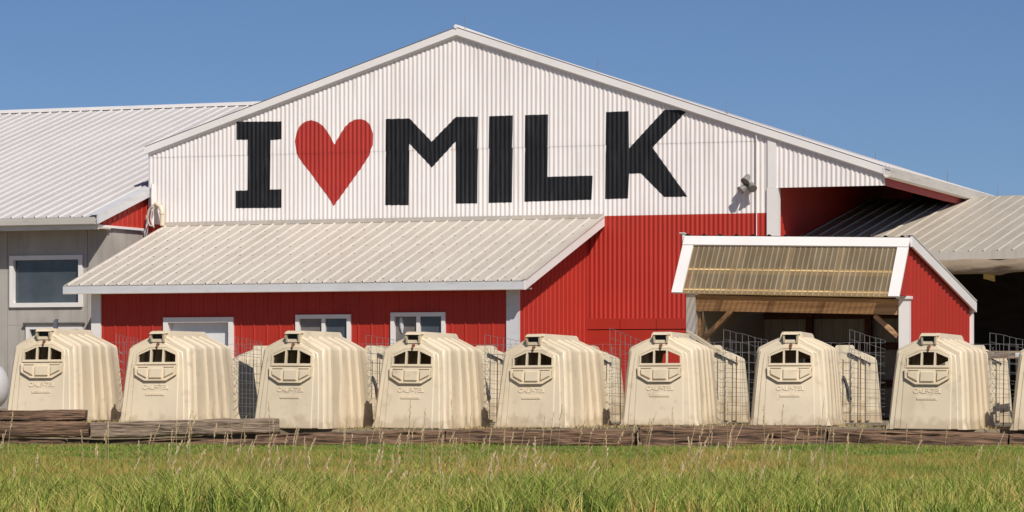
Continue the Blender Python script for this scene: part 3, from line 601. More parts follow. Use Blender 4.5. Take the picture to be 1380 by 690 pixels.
MB(base).beam((bx0 + .02, YF - .02, ZAL - .85), (bx0 + .62, YF - .02, ZAL - .28), .07, .12, (0, 1, 0)).build('brace', M['wood'], sh)
MB(base).beam((bx1 - .02, YF - .02, ZAR - .62), (bx1 - .42, YF - .02, ZAR - .27), .07, .12, (0, 1, 0)).build('brace', M['wood'], sh)
MB(base).box(bx0 + .0, bx0 + .05, YF + .04, YF + .12, 0, ZAL - .28).build('inner_post', M['wood'], sh)
mb = MB(base); sheet(mb, ribs(.23, .018), AX0 + .06, AX1 - .06, CONST(0), CONST(ZBR - .1), lambda u, v, n: (u, YW - n, v)); mb.build('back_wall', M['roof_tan'], sh)
for X in (AX0 + .06, AX1 - .075): MB(base).hexa([(X, YF + .05, 0), (X + .012, YF + .05, 0), (X + .012, YW - .03, 0), (X, YW - .03, 0), (X, YF + .05, ZTL - .2), (X + .012, YF + .05, ZTL - .2), (X + .012, YW - .03, ZBL - .2), (X, YW - .03, ZBL - .2)]).build('inner_lining', M['roof_tan'], sh)
for z in (.55, 1.22, 1.78): MB(base).box(AX0 + .07, AX1 - .07, YW - .10, YW - .03, z, z + .13).build('wall_girt', M['wood_red'], sh)
for x in (AX0 + .9, AX0 + 2.0, AX0 + 3.0): MB(base).box(x, x + .12, YW - .20, YW - .105, 0, ZBR + .05).build('inner_post', M['wood_red'], sh)
for k in range(4):
    y = YF + .6 + k * 1.0; z = ZTL + (ZBL - ZTL) * (y - YF) / (YBK - YF) - .12; MB(base).box(AX0 + .07, AX1 - .07, y, y + .05, z - .1, z).build('roof_purlin', M['wood_red'], sh)

# ------------------------------------------------------------------ calf hutches
HW, HL, LEAN = .572, 1.95, .165
HALF = [(HW, 0), (.558, .12), (.54, .4), (.518, .7), (.494, .95), (.483, 1.085), (.474, 1.108), (.455, 1.123), (.30, 1.20), (.17, 1.262), (.11, 1.29), (0, 1.305)]
PROF = HALF + [(-x, z) for x, z in reversed(HALF[:-1])]
def inset(pts, d):
    out = []; n = len(pts)
    for i in range(n):
        a, b, c = Vector(pts[i - 1]), Vector(pts[i]), Vector(pts[(i + 1) % n]); e1 = (b - a).normalized(); e2 = (c - b).normalized()
        n1 = Vector((e1.y, -e1.x)); n2 = Vector((e2.y, -e2.x)); m = (n1 + n2).normalized(); k = max(.5, m.dot(n1)); out.append(tuple(b - m * d / k))
    return out
def hutch_shell(dent=0, ribh=.029):
    mb = MB(); n = len(PROF)
    nr = []
    for i in range(n):
        a, b = Vector(PROF[max(i - 1, 0)]), Vector(PROF[min(i + 1, n - 1)]); e = (b - a).normalized(); nr.append(Vector((e.y, -e.x)))
    us = [0, .008, .02, .04, .07]; off = [-.045, -.02, -.006, 0, 0]
    for a, b in ((.075, .15), (.33, .455), (.525, .63), (.70, .80)):
        us += [a - .012, a, a + .018, b - .018, b, b + .012]; off += [0, ribh * .12, ribh, ribh, ribh * .12, 0]
    us += [.86, .875, .985, 1.0]; off += [0, -.012, -.012, -.004]
    vs = []
    for u, o in zip(us, off):
        for i, (x, z) in enumerate(PROF):
            oo = o
            zf = 1.0
            if z > 1.2: zf = .75
            if z < .06 and 0 < u: oo = max(o, 0) * .4 + .018
            y0 = -HL / 2 + LEAN * z; y1 = HL / 2 - .09 * z
            dd = -dent * math.exp(-((u - .36) / .07) ** 2 - ((z - .25) / .22) ** 2) if x > .3 else 0
            p = Vector((x, z)) + nr[i] * (oo * zf + dd); vs.append((p.x, y0 + u * (y1 - y0) + (.0 if u else .0), max(0, p.y)))
    fs = [(r * n + i, r * n + i + 1, (r + 1) * n + i + 1, (r + 1) * n + i) for r in range(len(us) - 1) for i in range(n - 1)]
    mb.add(vs, fs)
    return mb
def facefn(x, z, pr): return (x, -HL / 2 + LEAN * z - pr, z)
WIN = [[(-.275, .905), (-.092, .905), (-.092, 1.085), (-.272, 1.010)],
       [(-.065, .905), (.10, .905), (.10, 1.092), (-.065, 1.092)],
       [(.127, .905), (.310, .905), (.307, 1.010), (.127, 1.085)]]
WIN = [[(x - .0175, z) for x, z in w_] for w_ in WIN]
SIMPLE = [(HW, 0), (.54, .4), (.518, .7), (.494, .95), (.470, 1.108), (.30, 1.20), (.11, 1.29), (0, 1.305)]
SPROF = SIMPLE + [(-x, z) for x, z in reversed(SIMPLE[:-1])]
FACE_OUT = inset(SPROF, .038); FACE_OUT[0] = (FACE_OUT[0][0], 0.0); FACE_OUT[-1] = (FACE_OUT[-1][0], 0.0)
def bev_plate(mb, outer, holes, fn, p0, p1, bev):
    # raised plate with a sloping rim
    o2 = inset(outer, bev); n = len(outer)
    mb.add([fn(x, z, p0) for x, z in outer] + [fn(x, z, p1) for x, z in o2], [(i, (i + 1) % n, n + (i + 1) % n, n + i) for i in range(n)])
    mb.plate(o2, holes, lambda x, z, q: fn(x, z, p1 - .012 + q), .012); return mb
def ccw(p):
    a = sum(p[i][0] * p[(i + 1) % len(p)][1] - p[(i + 1) % len(p)][0] * p[i][1] for i in range(len(p))); return p if a > 0 else p[::-1]
def text_mesh(txt, size):
    cu = bpy.data.curves.new('lettering', 'FONT'); cu.body = txt; cu.size = size; cu.align_x = 'CENTER'; cu.extrude = .004; cu.offset = .0008; cu.space_character = 1.06; cu.resolution_u = 3
    ob = bpy.data.objects.new('tmp', cu); sc.collection.objects.link(ob); dg = bpy.context.evaluated_depsgraph_get(); dg.update()
    me = bpy.data.meshes.new_from_object(ob.evaluated_get(dg)); bpy.data.objects.remove(ob); return me
def make_hutch(old=False, dent=0, otop=.98):
    m = M['plastic_old'] if old else M['plastic']
    root = bpy.data.objects.new('calf_hutch', None); link(root); root.empty_display_size = .4
    sh_ = hutch_shell(dent)
    if not old:
        sh_.plate(ccw(FACE_OUT), [w_ for w_ in WIN], facefn, .012)
        # stepped border and centre panel
        wh = [(-.315, .88), (.315, .88), (.322, 1.02), (.31, 1.04), (.13, 1.12), (-.13, 1.12), (-.31, 1.04), (-.322, 1.02)]
        p2 = inset(SPROF, .092); p2[0] = (p2[0][0], .0); p2[-1] = (p2[-1][0], .0)
        bev_plate(sh_, ccw(p2), [wh], facefn, .012, .024, .014)
        p3 = [(.365, .0), (.35, .55), (.342, .9), (.340, 1.02), (.315, 1.065), (.14, 1.155), (-.14, 1.155), (-.315, 1.065), (-.340, 1.02), (-.345, .9), (-.36, .55), (-.375, .0)]
        bev_plate(sh_, ccw(p3), [[(x * .97, z) for x, z in wh]], facefn, .024, .032, .012)
    # far end with the calf opening
    e1 = lambda x, z, pr: (x, HL / 2 - .09 * z - .012 + pr, z)
    if old:
        ends = ccw(inset(PROF, .005)); sh_.plate(ends, [], facefn, .01)
        for k in range(7):
            x = -.36 + .12 * k; zt2 = 1.05 if abs(x) > .3 else 1.12
            bev_plate(sh_, [(x - .036, .03), (x + .036, .03), (x + .030, zt2), (x - .030, zt2)], [], facefn, .01, .055, .014)
    else:
        sh_.plate(ccw(inset(PROF, .004)), [[(-.34, .03), (.34, .03), (.36, .7), (.28, otop - .07), (.12, otop), (-.12, otop), (-.28, otop - .07), (-.36, .7)]], e1, .012)
    sh_.build('shell', m, root, 32)
    # ridge cap with its small front ventilator
    mb = MB(); y0, y1 = -HL / 2 + .23, HL / 2 - .22
    sec = [(-.175, 1.24), (-.150, 1.338), (-.128, 1.362), (.128, 1.362), (.150, 1.338), (.175, 1.24)]
    mb.add([(x, y0 + (.0 if z < 1.3 else .02), z) for x, z in sec] + [(x * .97, y1 - (0 if z < 1.3 else .06), z - .008) for x, z in sec], [(i, (i + 1) % 6, 6 + (i + 1) % 6, 6 + i) for i in range(6)] + [(0, 1, 2, 3, 4, 5), tuple(range(11, 5, -1))])
    mb.build('ridge_cap', m, root, 30)
    if not old:
        # front ventilator: hood, two cheeks and sill round a dark slot
        mb = MB(); f0, f1 = -HL / 2 + .10, -HL / 2 + .30
        mb.hexa([(-.115, f0, 1.318), (.115, f0, 1.318), (.135, f1, 1.330), (-.135, f1, 1.330), (-.095, f0 + .02, 1.350), (.095, f0 + .02, 1.350), (.125, f1, 1.362), (-.125, f1, 1.362)])
        mb.hexa([(-.105, f0 + .05, 1.20), (-.080, f0 + .05, 1.20), (-.080, f1, 1.20), (-.105, f1, 1.20), (-.112, f0 + .01, 1.317), (-.085, f0 + .01, 1.317), (-.085, f1, 1.317), (-.112, f1, 1.317)])
        mb.hexa([(.080, f0 + .05, 1.20), (.105, f0 + .05, 1.20), (.105, f1, 1.20), (.080, f1, 1.20), (.085, f0 + .01, 1.317), (.112, f0 + .01, 1.317), (.112, f1, 1.317), (.085, f1, 1.317)])
        mb.box(-.0798, .0798, f0 + .06, f1, 1.20, 1.245)
        v = mb.build('ventilator', m, root, 30)
        MB().box(-.0795, .0795, f1 - .12, f1 - .02, 1.246, 1.316).build('vent_slot_shade', M['black_rubber_and_shade'], v)  # solid black block, painted shade inside the vent opening
        # window frame
        mb = MB(); fo = [(-.318, .87), (.318, .87), (.318, 1.018), (.306, 1.036), (.125, 1.118), (-.125, 1.118), (-.306, 1.036), (-.318, 1.018)]
        bev_plate(mb, ccw(fo), [[(x, z) for x, z in w_] for w_ in WIN], facefn, .02, .050, .009); mb.plate(ccw(inset(ccw(fo), .012)), [w_ for w_ in WIN], facefn, .04)
        mb.hexa([facefn(x, z, q) for q in (.052, .062) for x, z in ((-.315, .872), (.315, .872), (.315, .888), (-.315, .888))]); mb.build('window_frame', m, root, 30)
        # ventilation cover below the window
        mb = MB(); co = [(-.17, .635), (.17, .635), (.325, .725), (.335, .862), (-.335, .862), (-.325, .725)]
        bev_plate(mb, co, [], facefn, .03, .055, .008)
        ci = inset(co, .02); nn = 6
        for i in range(6):
            if i == 3: continue
            a, b = co[i], co[(i + 1) % 6]; c, d_ = ci[(i + 1) % 6], ci[i]; mb.hexa([facefn(x, z, q) for q in (.054, .074) for x, z in (a, b, c, d_)])
        vc = mb.build('vent_cover', m, root, 30)
        for P in ([(-.105, .67), (.105, .67), (.105, .82), (-.105, .82)], [(-.285, .745), (-.135, .672), (-.135, .82), (-.295, .82)], [(.135, .672), (.285, .745), (.295, .82), (.135, .82)]):
            mb = MB(); bev_plate(mb, P, [], facefn, .054, .085, .012); mb.build('cover_panel', m, vc, 30)
        for sx in (-1, 1): MB().hexa([facefn(x, z, q) for q in (.054, .070) for x, z in sorted(((sx * .13, .835), (sx * .28, .835)))+[(max(sx * .13, sx * .28), .85), (min(sx * .13, sx * .28), .85)]]).build('cover_ridge', m, vc)
        # embossed name and the line below it
        o = bpy.data.objects.new('embossed_name', LET); link(o, root); o.location = facefn(0, .51, .036); o.rotation_euler = (R(90) - math.atan(LEAN), 0, 0)
        mb = MB(); q0 = .03
        mb.hexa([facefn(x, z, q) for q in (.03, .037) for x, z in ((-.15, .415), (.15, .415), (.15, .458), (-.15, .458))])
        xx = -.145
        while xx < .14:
            wd = rnd.uniform(.010, .02); mb.hexa([facefn(x, z, q) for q in (.037, .043) for x, z in ((xx, .42), (xx + wd, .42), (xx + wd, .453), (xx, .453))]); xx += wd + .007
        mb.build('embossed_strip', m, root)
        MB().tube([facefn(0, 1.165, .03), facefn(.0, 1.165, .07), facefn(.012, 1.15, .085), facefn(.012, 1.125, .085), facefn(0, 1.11, .07)], .011, 6).tube([facefn(0, 1.165, .02), facefn(0, 1.165, .04)], .025, 8).build('latch_hook', M['rust'], root)
    else:
        # feed and bottle slots with their black edging
        for (a, b, c, d_) in (((-.02, .82), (.10, .40), .028, 0), ((-.17, .52), (-.14, .30), .032, 1)):
            pts = [facefn(a[0] + (b[0] - a[0]) * t, a[1] + (b[1] - a[1]) * t, .045) for t in (0, .1, .5, .9, 1)]
            MB().tube(pts, [c * .6, c, c, c, c * .6], 8).build('bottle_slot', M['black_rubber_and_shade'], root)
        mb = MB(); mb.hexa([facefn(x, z, q) for q in (.03, .06) for x, z in ((.06, 1.20), (.40, 1.02), (.42, 1.05), (.08, 1.24))]); mb.build('open_vent_flap', M['black_rubber_and_shade'], root)
        mb = MB(); mb.hexa([facefn(x, z, q) for q in (.05, .075) for x, z in ((.06, 1.235), (.42, 1.045), (.44, 1.075), (.07, 1.275))]); mb.build('vent_lid', m, root)
    return root
LET = text_mesh('CALF-TEL', .092); LET.materials.clear(); LET.materials.append(M['plastic'])
def children(o): return [c for c in sc.objects if c.parent == o]
def copy_tree(o, parent=None):
    c = o.copy(); sc.collection.objects.link(c)
    if parent: c.parent = parent
    for ch in children(o): copy_tree(ch, c)
    return c
def place(root, pxl, pyb, d, psi, z=None, W=HW - .02):
    ex = Vector((math.cos(psi), -math.sin(psi), 0)); ey = Vector((math.sin(psi), math.cos(psi), 0))
    wl = Vector(((pxl - CX) / F * d, d, 0)); c = wl + ex * W + ey * HL / 2; c.z = EYE + (HY - pyb) / F * (c.y - HL / 2) if z is None else z
    root.location = c; root.rotation_euler = (0, 0, -psi); return ex, ey, c
proto = make_hutch(); seethrough = make_hutch(otop=1.12); dented = make_hutch(dent=.06)
front = [(7, 568, 48.9, 14.6, 'cream calf hutch at the far left, its foot hidden by two stacked timbers'),
         (161, 571, 48.9, 16.8, 'cream calf hutch in front of the white shed door'),
         (341, 577.5, 48.2, 18.8, 'cream calf hutch with a dent low in its ribbed side, below the left shed window'),
         (503, 578, 48.4, 18.3, 'cream calf hutch below the right shed window'),
         (667, 577.5, 48.6, 20.6, 'cream calf hutch in front of the pale corner post of the red shed'),
         (838, 573.5, 48.6, 13.2, 'cream calf hutch with a lid leaning behind its right shoulder'),
         (1013, 574, 48.3, 12.0, 'cream calf hutch in front of the open shelter under the wooden beam'),
         (1197, 579.5, 47.9, 20.5, 'cream calf hutch in front of the red side wall of the shelter'),
         (1364, 581, 47.6, 17.0, 'cream calf hutch cut off by the right edge of the picture')]
hut = []
for i, (px, py, d, psi, lab) in enumerate(front):
    o = proto if i == 0 else dented if i == 2 else seethrough if i == 5 else copy_tree(proto)
    ex, ey, c = place(o, px, py, d, R(psi)); o.rotation_euler = (R(rnd.uniform(-.4, .4)), R(rnd.uniform(-.5, .5)), -R(psi)); o.scale = (rnd.uniform(.99, 1.01), 1, (1, 1, 1.035, 1.03, 1.005, 1, 1, 1.015, 1)[i])
    tag(o, lab, 'calf hutch', 'front row of calf hutches behind the timbers'); hut.append((ex, ey, c))
# second row, seen between the first
old = make_hutch(old=True)
second = [(348, 54.5, -4, 'faded hutch of the back row behind the dark gap left of the dented hutch'),
          (506, 54.3, 2, 'faded back row hutch just left of the hutch below the right shed window'),
          (655, 54.3, 2, 'faded back row hutch showing below the pale corner post of the shed'),
          (795, 54.2, 4, 'faded back row hutch in the gap before the flat red wall panels'),
          (966, 53.4, 5, 'faded fluted back row hutch below the left half of the shelter'),
          (1147, 53.4, 6, 'faded fluted back row hutch with black slots, left of the right shelter post'),
          (1326, 53.4, 8, 'faded fluted back row hutch beside the wooden rail at the right')]
for i, (pc, d, psi, lab) in enumerate(second):
    o = old if i == 0 else copy_tree(old)
    o.scale = (1, 1, .915)
    o.location = ((pc - CX) / F * d, d + HL / 2, tz(0, 60)); o.rotation_euler = (0, 0, -R(psi))
    tag(o, lab, 'calf hutch', 'second row of calf hutches behind the wire pens')
    if i == 0:
        for ch in children(o):
            if ch.name.startswith(('bottle_slot', 'open_vent')): pass
# open doorway of the first of them: its shade painted as a black sheet
x = (335 - CX) / F * 53.9
o = MB((x, 53.9, 0)).add([(x - .15, 53.86, .02), (x + .12, 53.86, .02), (x + .14, 53.86, .42), (x + .08, 53.86, .88), (x - .15, 53.86, 1.0), (x - .15, 53.9, .02), (x + .12, 53.9, .02), (x + .14, 53.9, .42), (x + .08, 53.9, .88), (x - .15, 53.9, 1.0)],
      [(0, 1, 2, 3, 4), (9, 8, 7, 6, 5)] + [(i, (i + 1) % 5, 5 + (i + 1) % 5, 5 + i) for i in range(5)]).build('doorway_shade', M['black_rubber_and_shade'])
o.location = (x, 53.9, 0); tag(o, 'doorway shade painted as a black sheet in the gap left of the dented hutch', 'doorway')
# leaning lid behind hutch six
ex, ey, c = hut[5]
p0 = Vector(((929 - CX) / F * 50.6, 50.6, EYE + (HY - 447) / F * 50.6)); p1 = Vector(((968 - CX) / F * 50.2, 50.2, EYE + (HY - 472) / F * 50.2))
o = MB(p0).beam(p0, p1, .14, .025, (.4, 0, .9)).beam(p0 + Vector((-.02, -.06, -.03)), p1 + Vector((-.02, -.06, -.03)), .05, .025, (.4, 0, .9)).build('plastic_lid', M['plastic_old']); o.location = p0
tag(o, 'long cream plastic lid leaning on the right shoulder of a calf hutch by the shelter', 'lid')

# ------------------------------------------------------------------ wire pens
def wpix(px, py, d): return Vector(((px - CX) / F * d, d, EYE + (HY - py) / F * d))
def mesh_panel(mb, a, b, h0, h1, nv, nh, r=.0035, wob=.0):
    a = Vector(a); b = Vector(b)
    for i in range(nv + 1):
        t = i / nv; p = a.lerp(b, t); h = h0 + (h1 - h0) * t; o = Vector((rnd.uniform(-wob, wob), 0, 0)); mb.tube([p, p + Vector((0, 0, h)) + o], r, 4, False)
    for k in range(nh + 1):
        t = (k / nh) ** 1.0; z0, z1 = h0 * t, h1 * t; pts = []
        for i in range(nv + 1):
            q = i / nv; p = a.lerp(b, q); pts.append(p + Vector((0, 0, z0 + (z1 - z0) * q + rnd.uniform(-wob, wob))))
        mb.tube(pts, r, 4, False)
pens = [(156, 452, 190, 460, 'behind the hutch at the far left'), (316, 455, 352, 463, 'behind the hutch in front of the shed door'), (493, 453, 545, 462, 'behind the dented hutch'),
        (653, 453, 712, 463, 'behind the hutch below the right shed window'), (822, 444, 870, 463, 'in front of the flat red wall panels'),
        (975, 446, 1034, 460, 'in front of the left half of the open shelter'), (1145, 446, 1193, 461, 'in front of the right end of the wooden beam'), (1334, 450, 1396, 463, 'beside the hutch at the red shelter wall')]
for i, (xa_, ya, xb, yb, where) in enumerate(pens):
    ex, ey, c = hut[i]; d0 = c.y + HL / 2 + .05
    A0 = wpix(xa_, ya, d0); B0 = wpix(xb, yb, d0 + 1.15); zg = .0
    root = empty('wire_pen', (A0.x, A0.y, zg), 0, 'grey wire mesh pen standing ' + where, 'wire pen', 'wire mesh pens between the hutches')
    L = Vector((A0.x, A0.y, zg))
    mb = MB(L); mesh_panel(mb, (A0.x, A0.y, .02), (B0.x, B0.y, .02), A0.z, B0.z, 7, 10, wob=.008); mb.build('mesh_panel', M['wire'], root)
    C0 = B0 - ex * 1.25; mb = MB(L); mesh_panel(mb, (C0.x, C0.y, .02), (B0.x, B0.y, .02), B0.z - .03, B0.z - .03, 9, 8, wob=.006); mb.build('mesh_panel', M['wire'], root)
    # bent ends of the wires hooked round the hutch's rear corner
    K0 = c + ex * (HW + .0) + ey * (HL / 2 - .22); mb = MB(L)
    for k in range(9):
        z = .1 + k * .125; p = Vector((K0.x, K0.y, z)); q = Vector((A0.x, A0.y, z + .03))
        sx = Vector((.05, -.03, 0)); mb.tube([p + Vector((-.03, 0, .035 - .0)), p + sx * .6 + Vector((0, 0, -.02)), p + sx + (q - p) * .5 + Vector((.02, 0, -.035)), q + Vector((.03, -.03, .03)), q + Vector((.06, 0, .05))], .0036, 4, False)
    mb.build('hooked_wires', M['wire'], root)
    # steel stake
    if i in (3, 4, 5, 6, 7, 2):
        P = A0.lerp(B0, .28); MB(L).tube([(P.x, P.y - .03, 0), (P.x + .01, P.y - .03, 1.05)], .007, 6).build('stake', M['rust'], root)

# wooden rail with a white sticker at the right
r0 = wpix(1262, 478, 52.4); r1 = wpix(1440, 478, 52.6)
rl = empty('wooden_rail', (r0.x, r0.y, 0), 0, 'weathered wooden rail behind the wire pen at the right edge', 'rail'); L = (r0.x, r0.y, 0)
MB(L).beam(r0, r1, .04, .12).build('plank', M['timber_grey'], rl)
MB(L).box(r0.x + .05, r0.x + .14, r0.y + .025, r0.y + .115, 0, r0.z + .1).build('post', M['timber_grey'], rl)
MB(L).box(r1.x - .14, r1.x - .05, r1.y + .025, r1.y + .115, 0, r1.z + .1).build('post', M['timber_grey'], rl)
s0 = wpix(1368, 478, 52.4); MB(L).box(s0.x, s0.x + .22, r0.y - .03, r0.y - .018, s0.z - .03, s0.z + .03).build('sticker', M['sticker'], rl)

# white tank at the far left
tc_ = wpix(-28, 521, 54); rr = .375
tk = empty('storage_tank', (tc_.x, tc_.y, 0), 0, 'rounded end of a white tank at the left edge beside the first hutch', 'tank'); L = (tc_.x, tc_.y, 0)
end = tc_.x + 40 / F * 54
path = []; rad = []
for k in range(9): a = k / 8 * math.pi / 2; path.append((end - rr * .7 * (1 - math.sin(a)) , tc_.y, tc_.z)); rad.append(max(.01, rr * math.cos(a)))
path = [(tc_.x - 2.4, tc_.y, tc_.z), (tc_.x - 2.38, tc_.y, tc_.z)] + path; rad = [.2, rr] + rad
MB(L).tube(path, rad, 28).build('vessel', M['tank'], tk, 40)
for x in (tc_.x - 1.8, tc_.x - .3): MB(L).box(x - .06, x + .06, tc_.y - .25, tc_.y + .25, 0, tc_.z - rr * .8).build('foot', M['fascia_grey'], tk)

# ------------------------------------------------------------------ timbers
def timber(pxl, ytl, pxr, ytr, hpx, d, label, m='timber', dr=0, seed=0, group='old railway timbers edging the yard'):
    h = hpx / F * d; a = Vector(((pxl - CX) / F * d, d, EYE + (HY - ytl) / F * d)); d2 = d + dr
    b = Vector(((pxr - CX) / F * d2, d2, EYE + (HY - ytr) / F * d2)); L = (b - a).length; hh = h / 2; dd = .115
    ns = int(L / .07); vs = []
    sec = []
    for sx, sz in ((-1, -1), (1, -1), (1, 1), (-1, 1)):
        c0 = (sx, sz)
        for t in range(2):
            r = .18; q = ((sx * (1 - r), sz), (sx, sz * (1 - r))); q = q if sx * sz > 0 else q[::-1]; sec.append(q[1 - t] if sx * sz < 0 else q[1 - t])
    sec = []
    for k in range(24):
        an = 2 * math.pi * k / 24 + .01; c, s = math.cos(an), math.sin(an); e = .42; sec.append((math.copysign(abs(c) ** e, c), math.copysign(abs(s) ** e, s)))
    n = len(sec); cracks = [(rnd.uniform(-.8, .8), rnd.uniform(0, L), rnd.uniform(.3, 1.1)) for _ in range(9)]
    for i in range(ns + 1):
        x = L * i / ns; endt = min(1, min(x, L - x) / .06)
        for c, s in sec:
            q = Vector((x * 1.4, c * 1.5 + seed, s * 1.5)); k = 1 + .16 * noise.noise(q) + .12 * noise.noise(Vector((x * 5, c * 7 + seed, s * 7))) - .06 * (1 - endt)
            yy, z = c * dd * k, s * hh * k
            if c < -.7:
                for cz, cx_, cl in cracks:
                    if abs(x - cx_) < cl / 2: yy += .05 * math.exp(-((s - cz - .15 * (x - cx_)) / .12) ** 2) * (1 - abs(x - cx_) * 2 / cl)
            z -= .02 * (noise.noise(Vector((x * .8, seed, 5))) + .3)
            vs.append((x + .03 * noise.noise(Vector((c * 2, s * 2, seed + (i == 0) * 3))) * (1 - endt), yy, z))
    mb = MB(); mb.add(vs, [(i * n + k, i * n + (k + 1) % n, (i + 1) * n + (k + 1) % n, (i + 1) * n + k) for i in range(ns) for k in range(n)] + [tuple(range(n - 1, -1, -1)), tuple(ns * n + k for k in range(n))])
    o = mb.build('railway_timber', M[m], smooth=38)
    o.location = a + Vector((0, 0, -hh)); t = (b - a); o.rotation_euler = (0, -math.atan2(t.z, Vector((t.x, t.y)).length), math.atan2(t.y, t.x))
    return tag(o, label, 'timber', group)
timber(-115, 552.5, 116, 551.5, 15, 47.98, 'weathered timber on top of the left stack below the first hutch', 'timber', seed=1)
timber(-128, 568.5, 120, 568, 21, 47.66, 'thick dark timber in the middle of the left stack', 'timber', seed=2)
timber(-160, 591, 89, 591, 14, 47.74, 'low buried timber at the bottom of the left stack', 'timber', seed=3)
timber(91, 591, 345, 591, 14, 47.76, 'low buried timber under the tilted grey timber', 'timber', seed=4)
timber(123, 569.5, 376, 562.5, 21, 47.66, 'tilted grey timber with a cracked right end, below the second hutch', 'timber_grey', .12, seed=5)
timber(345, 584, 600, 579.5, 22, 47.7, 'timber lying below the dented hutch with its left end under the tilted one', 'timber', seed=6)
timber(601, 578.5, 858, 578, 22, 47.7, 'timber lying below the two middle hutches, left of the raised one', 'timber', seed=7)
timber(861, 573.5, 1114, 574, 22, 47.55, 'raised dark brown timber below the shelter opening', 'timber', seed=8)
timber(1115, 577.5, 1357, 583.5, 22, 47.5, 'timber sloping down to the right below the hutch at the red shelter wall', 'timber', seed=9)
timber(1359, 584, 1610, 589, 22, 47.45, 'timber running out of the picture at the right edge', 'timber', seed=10)
timber(866, 592, 1112, 592, 14, 47.5, 'low buried timber under the raised dark brown one', 'timber', seed=11)
timber(1090, 596, 1334, 602, 13, 47.42, 'low buried timber under the one sloping down to the right', 'timber', seed=12)
timber(1336, 603, 1580, 609, 10, 47.4, 'thin pale board at the lower right corner of the timber edging', 'timber_grey', seed=13)

timber(1612, 589, 1862, 594, 22, 47.4, 'timber continuing the edging to the right of the one cut by the picture edge', 'timber', seed=14)
# ------------------------------------------------------------------ grass
g = np.random.default_rng(5)
def blades(name, m, xs, ds, h, wdt, lean, zf, label, cat='grass', curve=.5):
    n = len(xs); z0 = np.array([zf(a, b) for a, b in zip(xs, ds)]); an = g.uniform(0, 2 * np.pi, n); ln = lean * h
    dx, dy = np.cos(an) * ln, np.sin(an) * ln; fa = g.uniform(-.9, .9, n); wx, wy = np.cos(fa) * wdt / 2, np.sin(fa) * wdt / 2
    V = np.zeros((n, 5, 3)); B0 = np.stack([xs, ds, z0 - .02], 1); Wv = np.stack([wx, wy, np.zeros(n)], 1)
    mid = B0 + np.stack([dx * .3, dy * .3, h * .6], 1); tip = B0 + np.stack([dx, dy, h], 1)
    V[:, 0] = B0 - Wv; V[:, 1] = B0 + Wv; V[:, 2] = mid + Wv * .85; V[:, 3] = mid - Wv * .85; V[:, 4] = tip
    me = bpy.data.meshes.new(name); me.vertices.add(n * 5); me.vertices.foreach_set('co', V.ravel())
    k = np.arange(n)[:, None] * 5; li = np.concatenate([k + [0, 1, 2, 3], k + [3, 2, 4]], 1).ravel()
    me.loops.add(n * 7); me.loops.foreach_set('vertex_index', li); me.polygons.add(n * 2)
    st = (np.arange(n)[:, None] * 7 + [0, 4]).ravel(); me.polygons.foreach_set('loop_start', st)
    me.update(calc_edges=True); me.validate(); me.materials.append(m); o = bpy.data.objects.new(name, me); link(o); return tag(o, label, cat, kind='stuff')
def scatter(n, d0, d1, p=1.0):
    ds = d0 + (d1 - d0) * g.random(n) ** p; xs = (g.random(n) * 2 - 1) * (ds * .165 + 2.4); return xs, ds
def clump(xs, ds, n, s):
    k = g.integers(0, len(xs), n); return xs[k] + g.normal(0, s, n), ds[k] + g.normal(0, s, n)
nf = lambda xs, ds, f, o: np.array([noise.noise(Vector((a * f, b * f * .6, o))) for a, b in zip(xs, ds)])
xs, ds = scatter(115000, 42.0, 47.45); h = g.uniform(.03, .085, len(xs)) * (1 + .5 * nf(xs, ds, .8, 1))
blades('lawn_grass', M['grass_lawn'], xs, ds, h, g.uniform(.006, .012, len(xs)), g.uniform(.2, 1.2, len(xs)), fz, 'short green lawn grass in front of the timbers')
xs, ds = scatter(102000, 36.5, 45.2, 1.0); ds = np.minimum(ds + 1.5 * nf(xs, ds, .35, 7), 46.8); h = g.uniform(.08, .20, len(xs)) * (1 + .8 * nf(xs, ds, .5, 4)) * (1 - np.clip((ds - 40) / 10, 0, .7))
blades('ripening_grass', M['grass_mid'], xs, ds, h, g.uniform(.004, .009, len(xs)), g.uniform(.1, .8, len(xs)), fz, 'reddish ripening grass between the lawn and the tall grass')
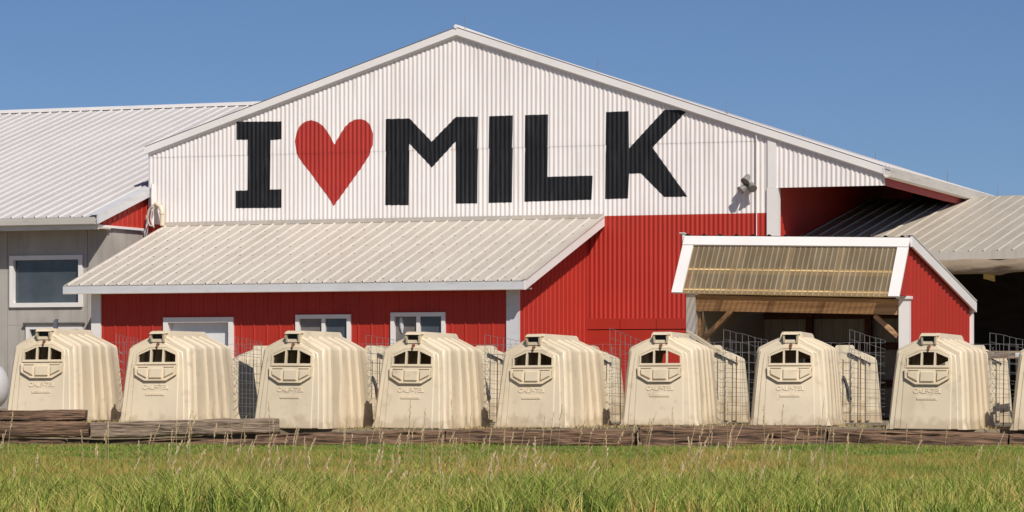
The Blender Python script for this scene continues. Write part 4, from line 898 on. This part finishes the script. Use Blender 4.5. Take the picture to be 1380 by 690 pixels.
cx_, cd_ = scatter(6800, 30.5, 40.2); cd_ = cd_ + 1.4 * nf(cx_, cd_, .4, 2); xs, ds = clump(cx_, cd_, 156000, .05); h = (.05 + .35 * g.random(len(xs)) ** 1.4) * (1 + .8 * nf(xs, ds, .55, 9)) * (1 - np.clip((ds - 34) / 7, 0, .6))
blades('tall_grass', M['grass_tall'], xs, ds, h, g.uniform(.005, .012, len(xs)), g.uniform(.15, 1.0, len(xs)), fz, 'tall yellow green grass in the foreground')
xs, ds = scatter(4400, 47.9, 48.6); blades('yard_weeds', M['straw'], xs, ds + .1, g.uniform(.02, .07, len(xs)), g.uniform(.006, .012, len(xs)), g.uniform(.5, 2, len(xs)), lambda a, b: tz(a, b) + .01, 'wisps of straw and weeds along the foot of the hutches', 'straw')
# dry stalks with drooping seed heads
mb = MB(); N = 240
for i in range(N):
    d = rnd.uniform(33, 44); px = rnd.choice([rnd.uniform(-40, 1420), rnd.gauss(330, 90), rnd.gauss(620, 130), rnd.gauss(1020, 90)]); x = (px - CX) / F * d
    z = fz(x, d); hgt = rnd.uniform(.28, .52) + (.26 if rnd.random() < .3 else 0) + (d - 38) * .02; lx = rnd.uniform(-.03, .14); ly = rnd.uniform(-.05, .05)
    P = [Vector((x + lx * t ** 2, d + ly * t, z + hgt * t * (1 - .05 * t))) for t in (0, .35, .65, .85, 1)]
    mb.tube(P, [.0042, .0038, .0032, .0026, .0018], 3, False)
    hl = int(rnd.uniform(10, 20)); fat = rnd.uniform(.6, 1.2)
    for k in range(hl):
        t = k / (hl - 1); q = P[2].lerp(P[3], t * 2) if t < .5 else P[3].lerp(P[4], t * 2 - 1); e = .013 * fat * math.sin(math.pi * (.12 + .85 * t))
        q = q + Vector((rnd.uniform(-e, e), rnd.uniform(-e, e), 0)); s_ = rnd.uniform(.010, .018) * fat
        dv = Vector((rnd.uniform(-.3, .5), rnd.uniform(-.3, .3), 1)).normalized() * s_ * 1.3; sv = Vector((1, rnd.uniform(-.5, .5), 0)) * s_ * .38
        mb.add([q - dv, q + sv, q + dv, q - sv], [(0, 1, 2, 3)])
tag(mb.build('seed_stalks', M['seed']), 'dry tan grass stalks with seed heads rising above the grass', 'grass', kind='stuff')
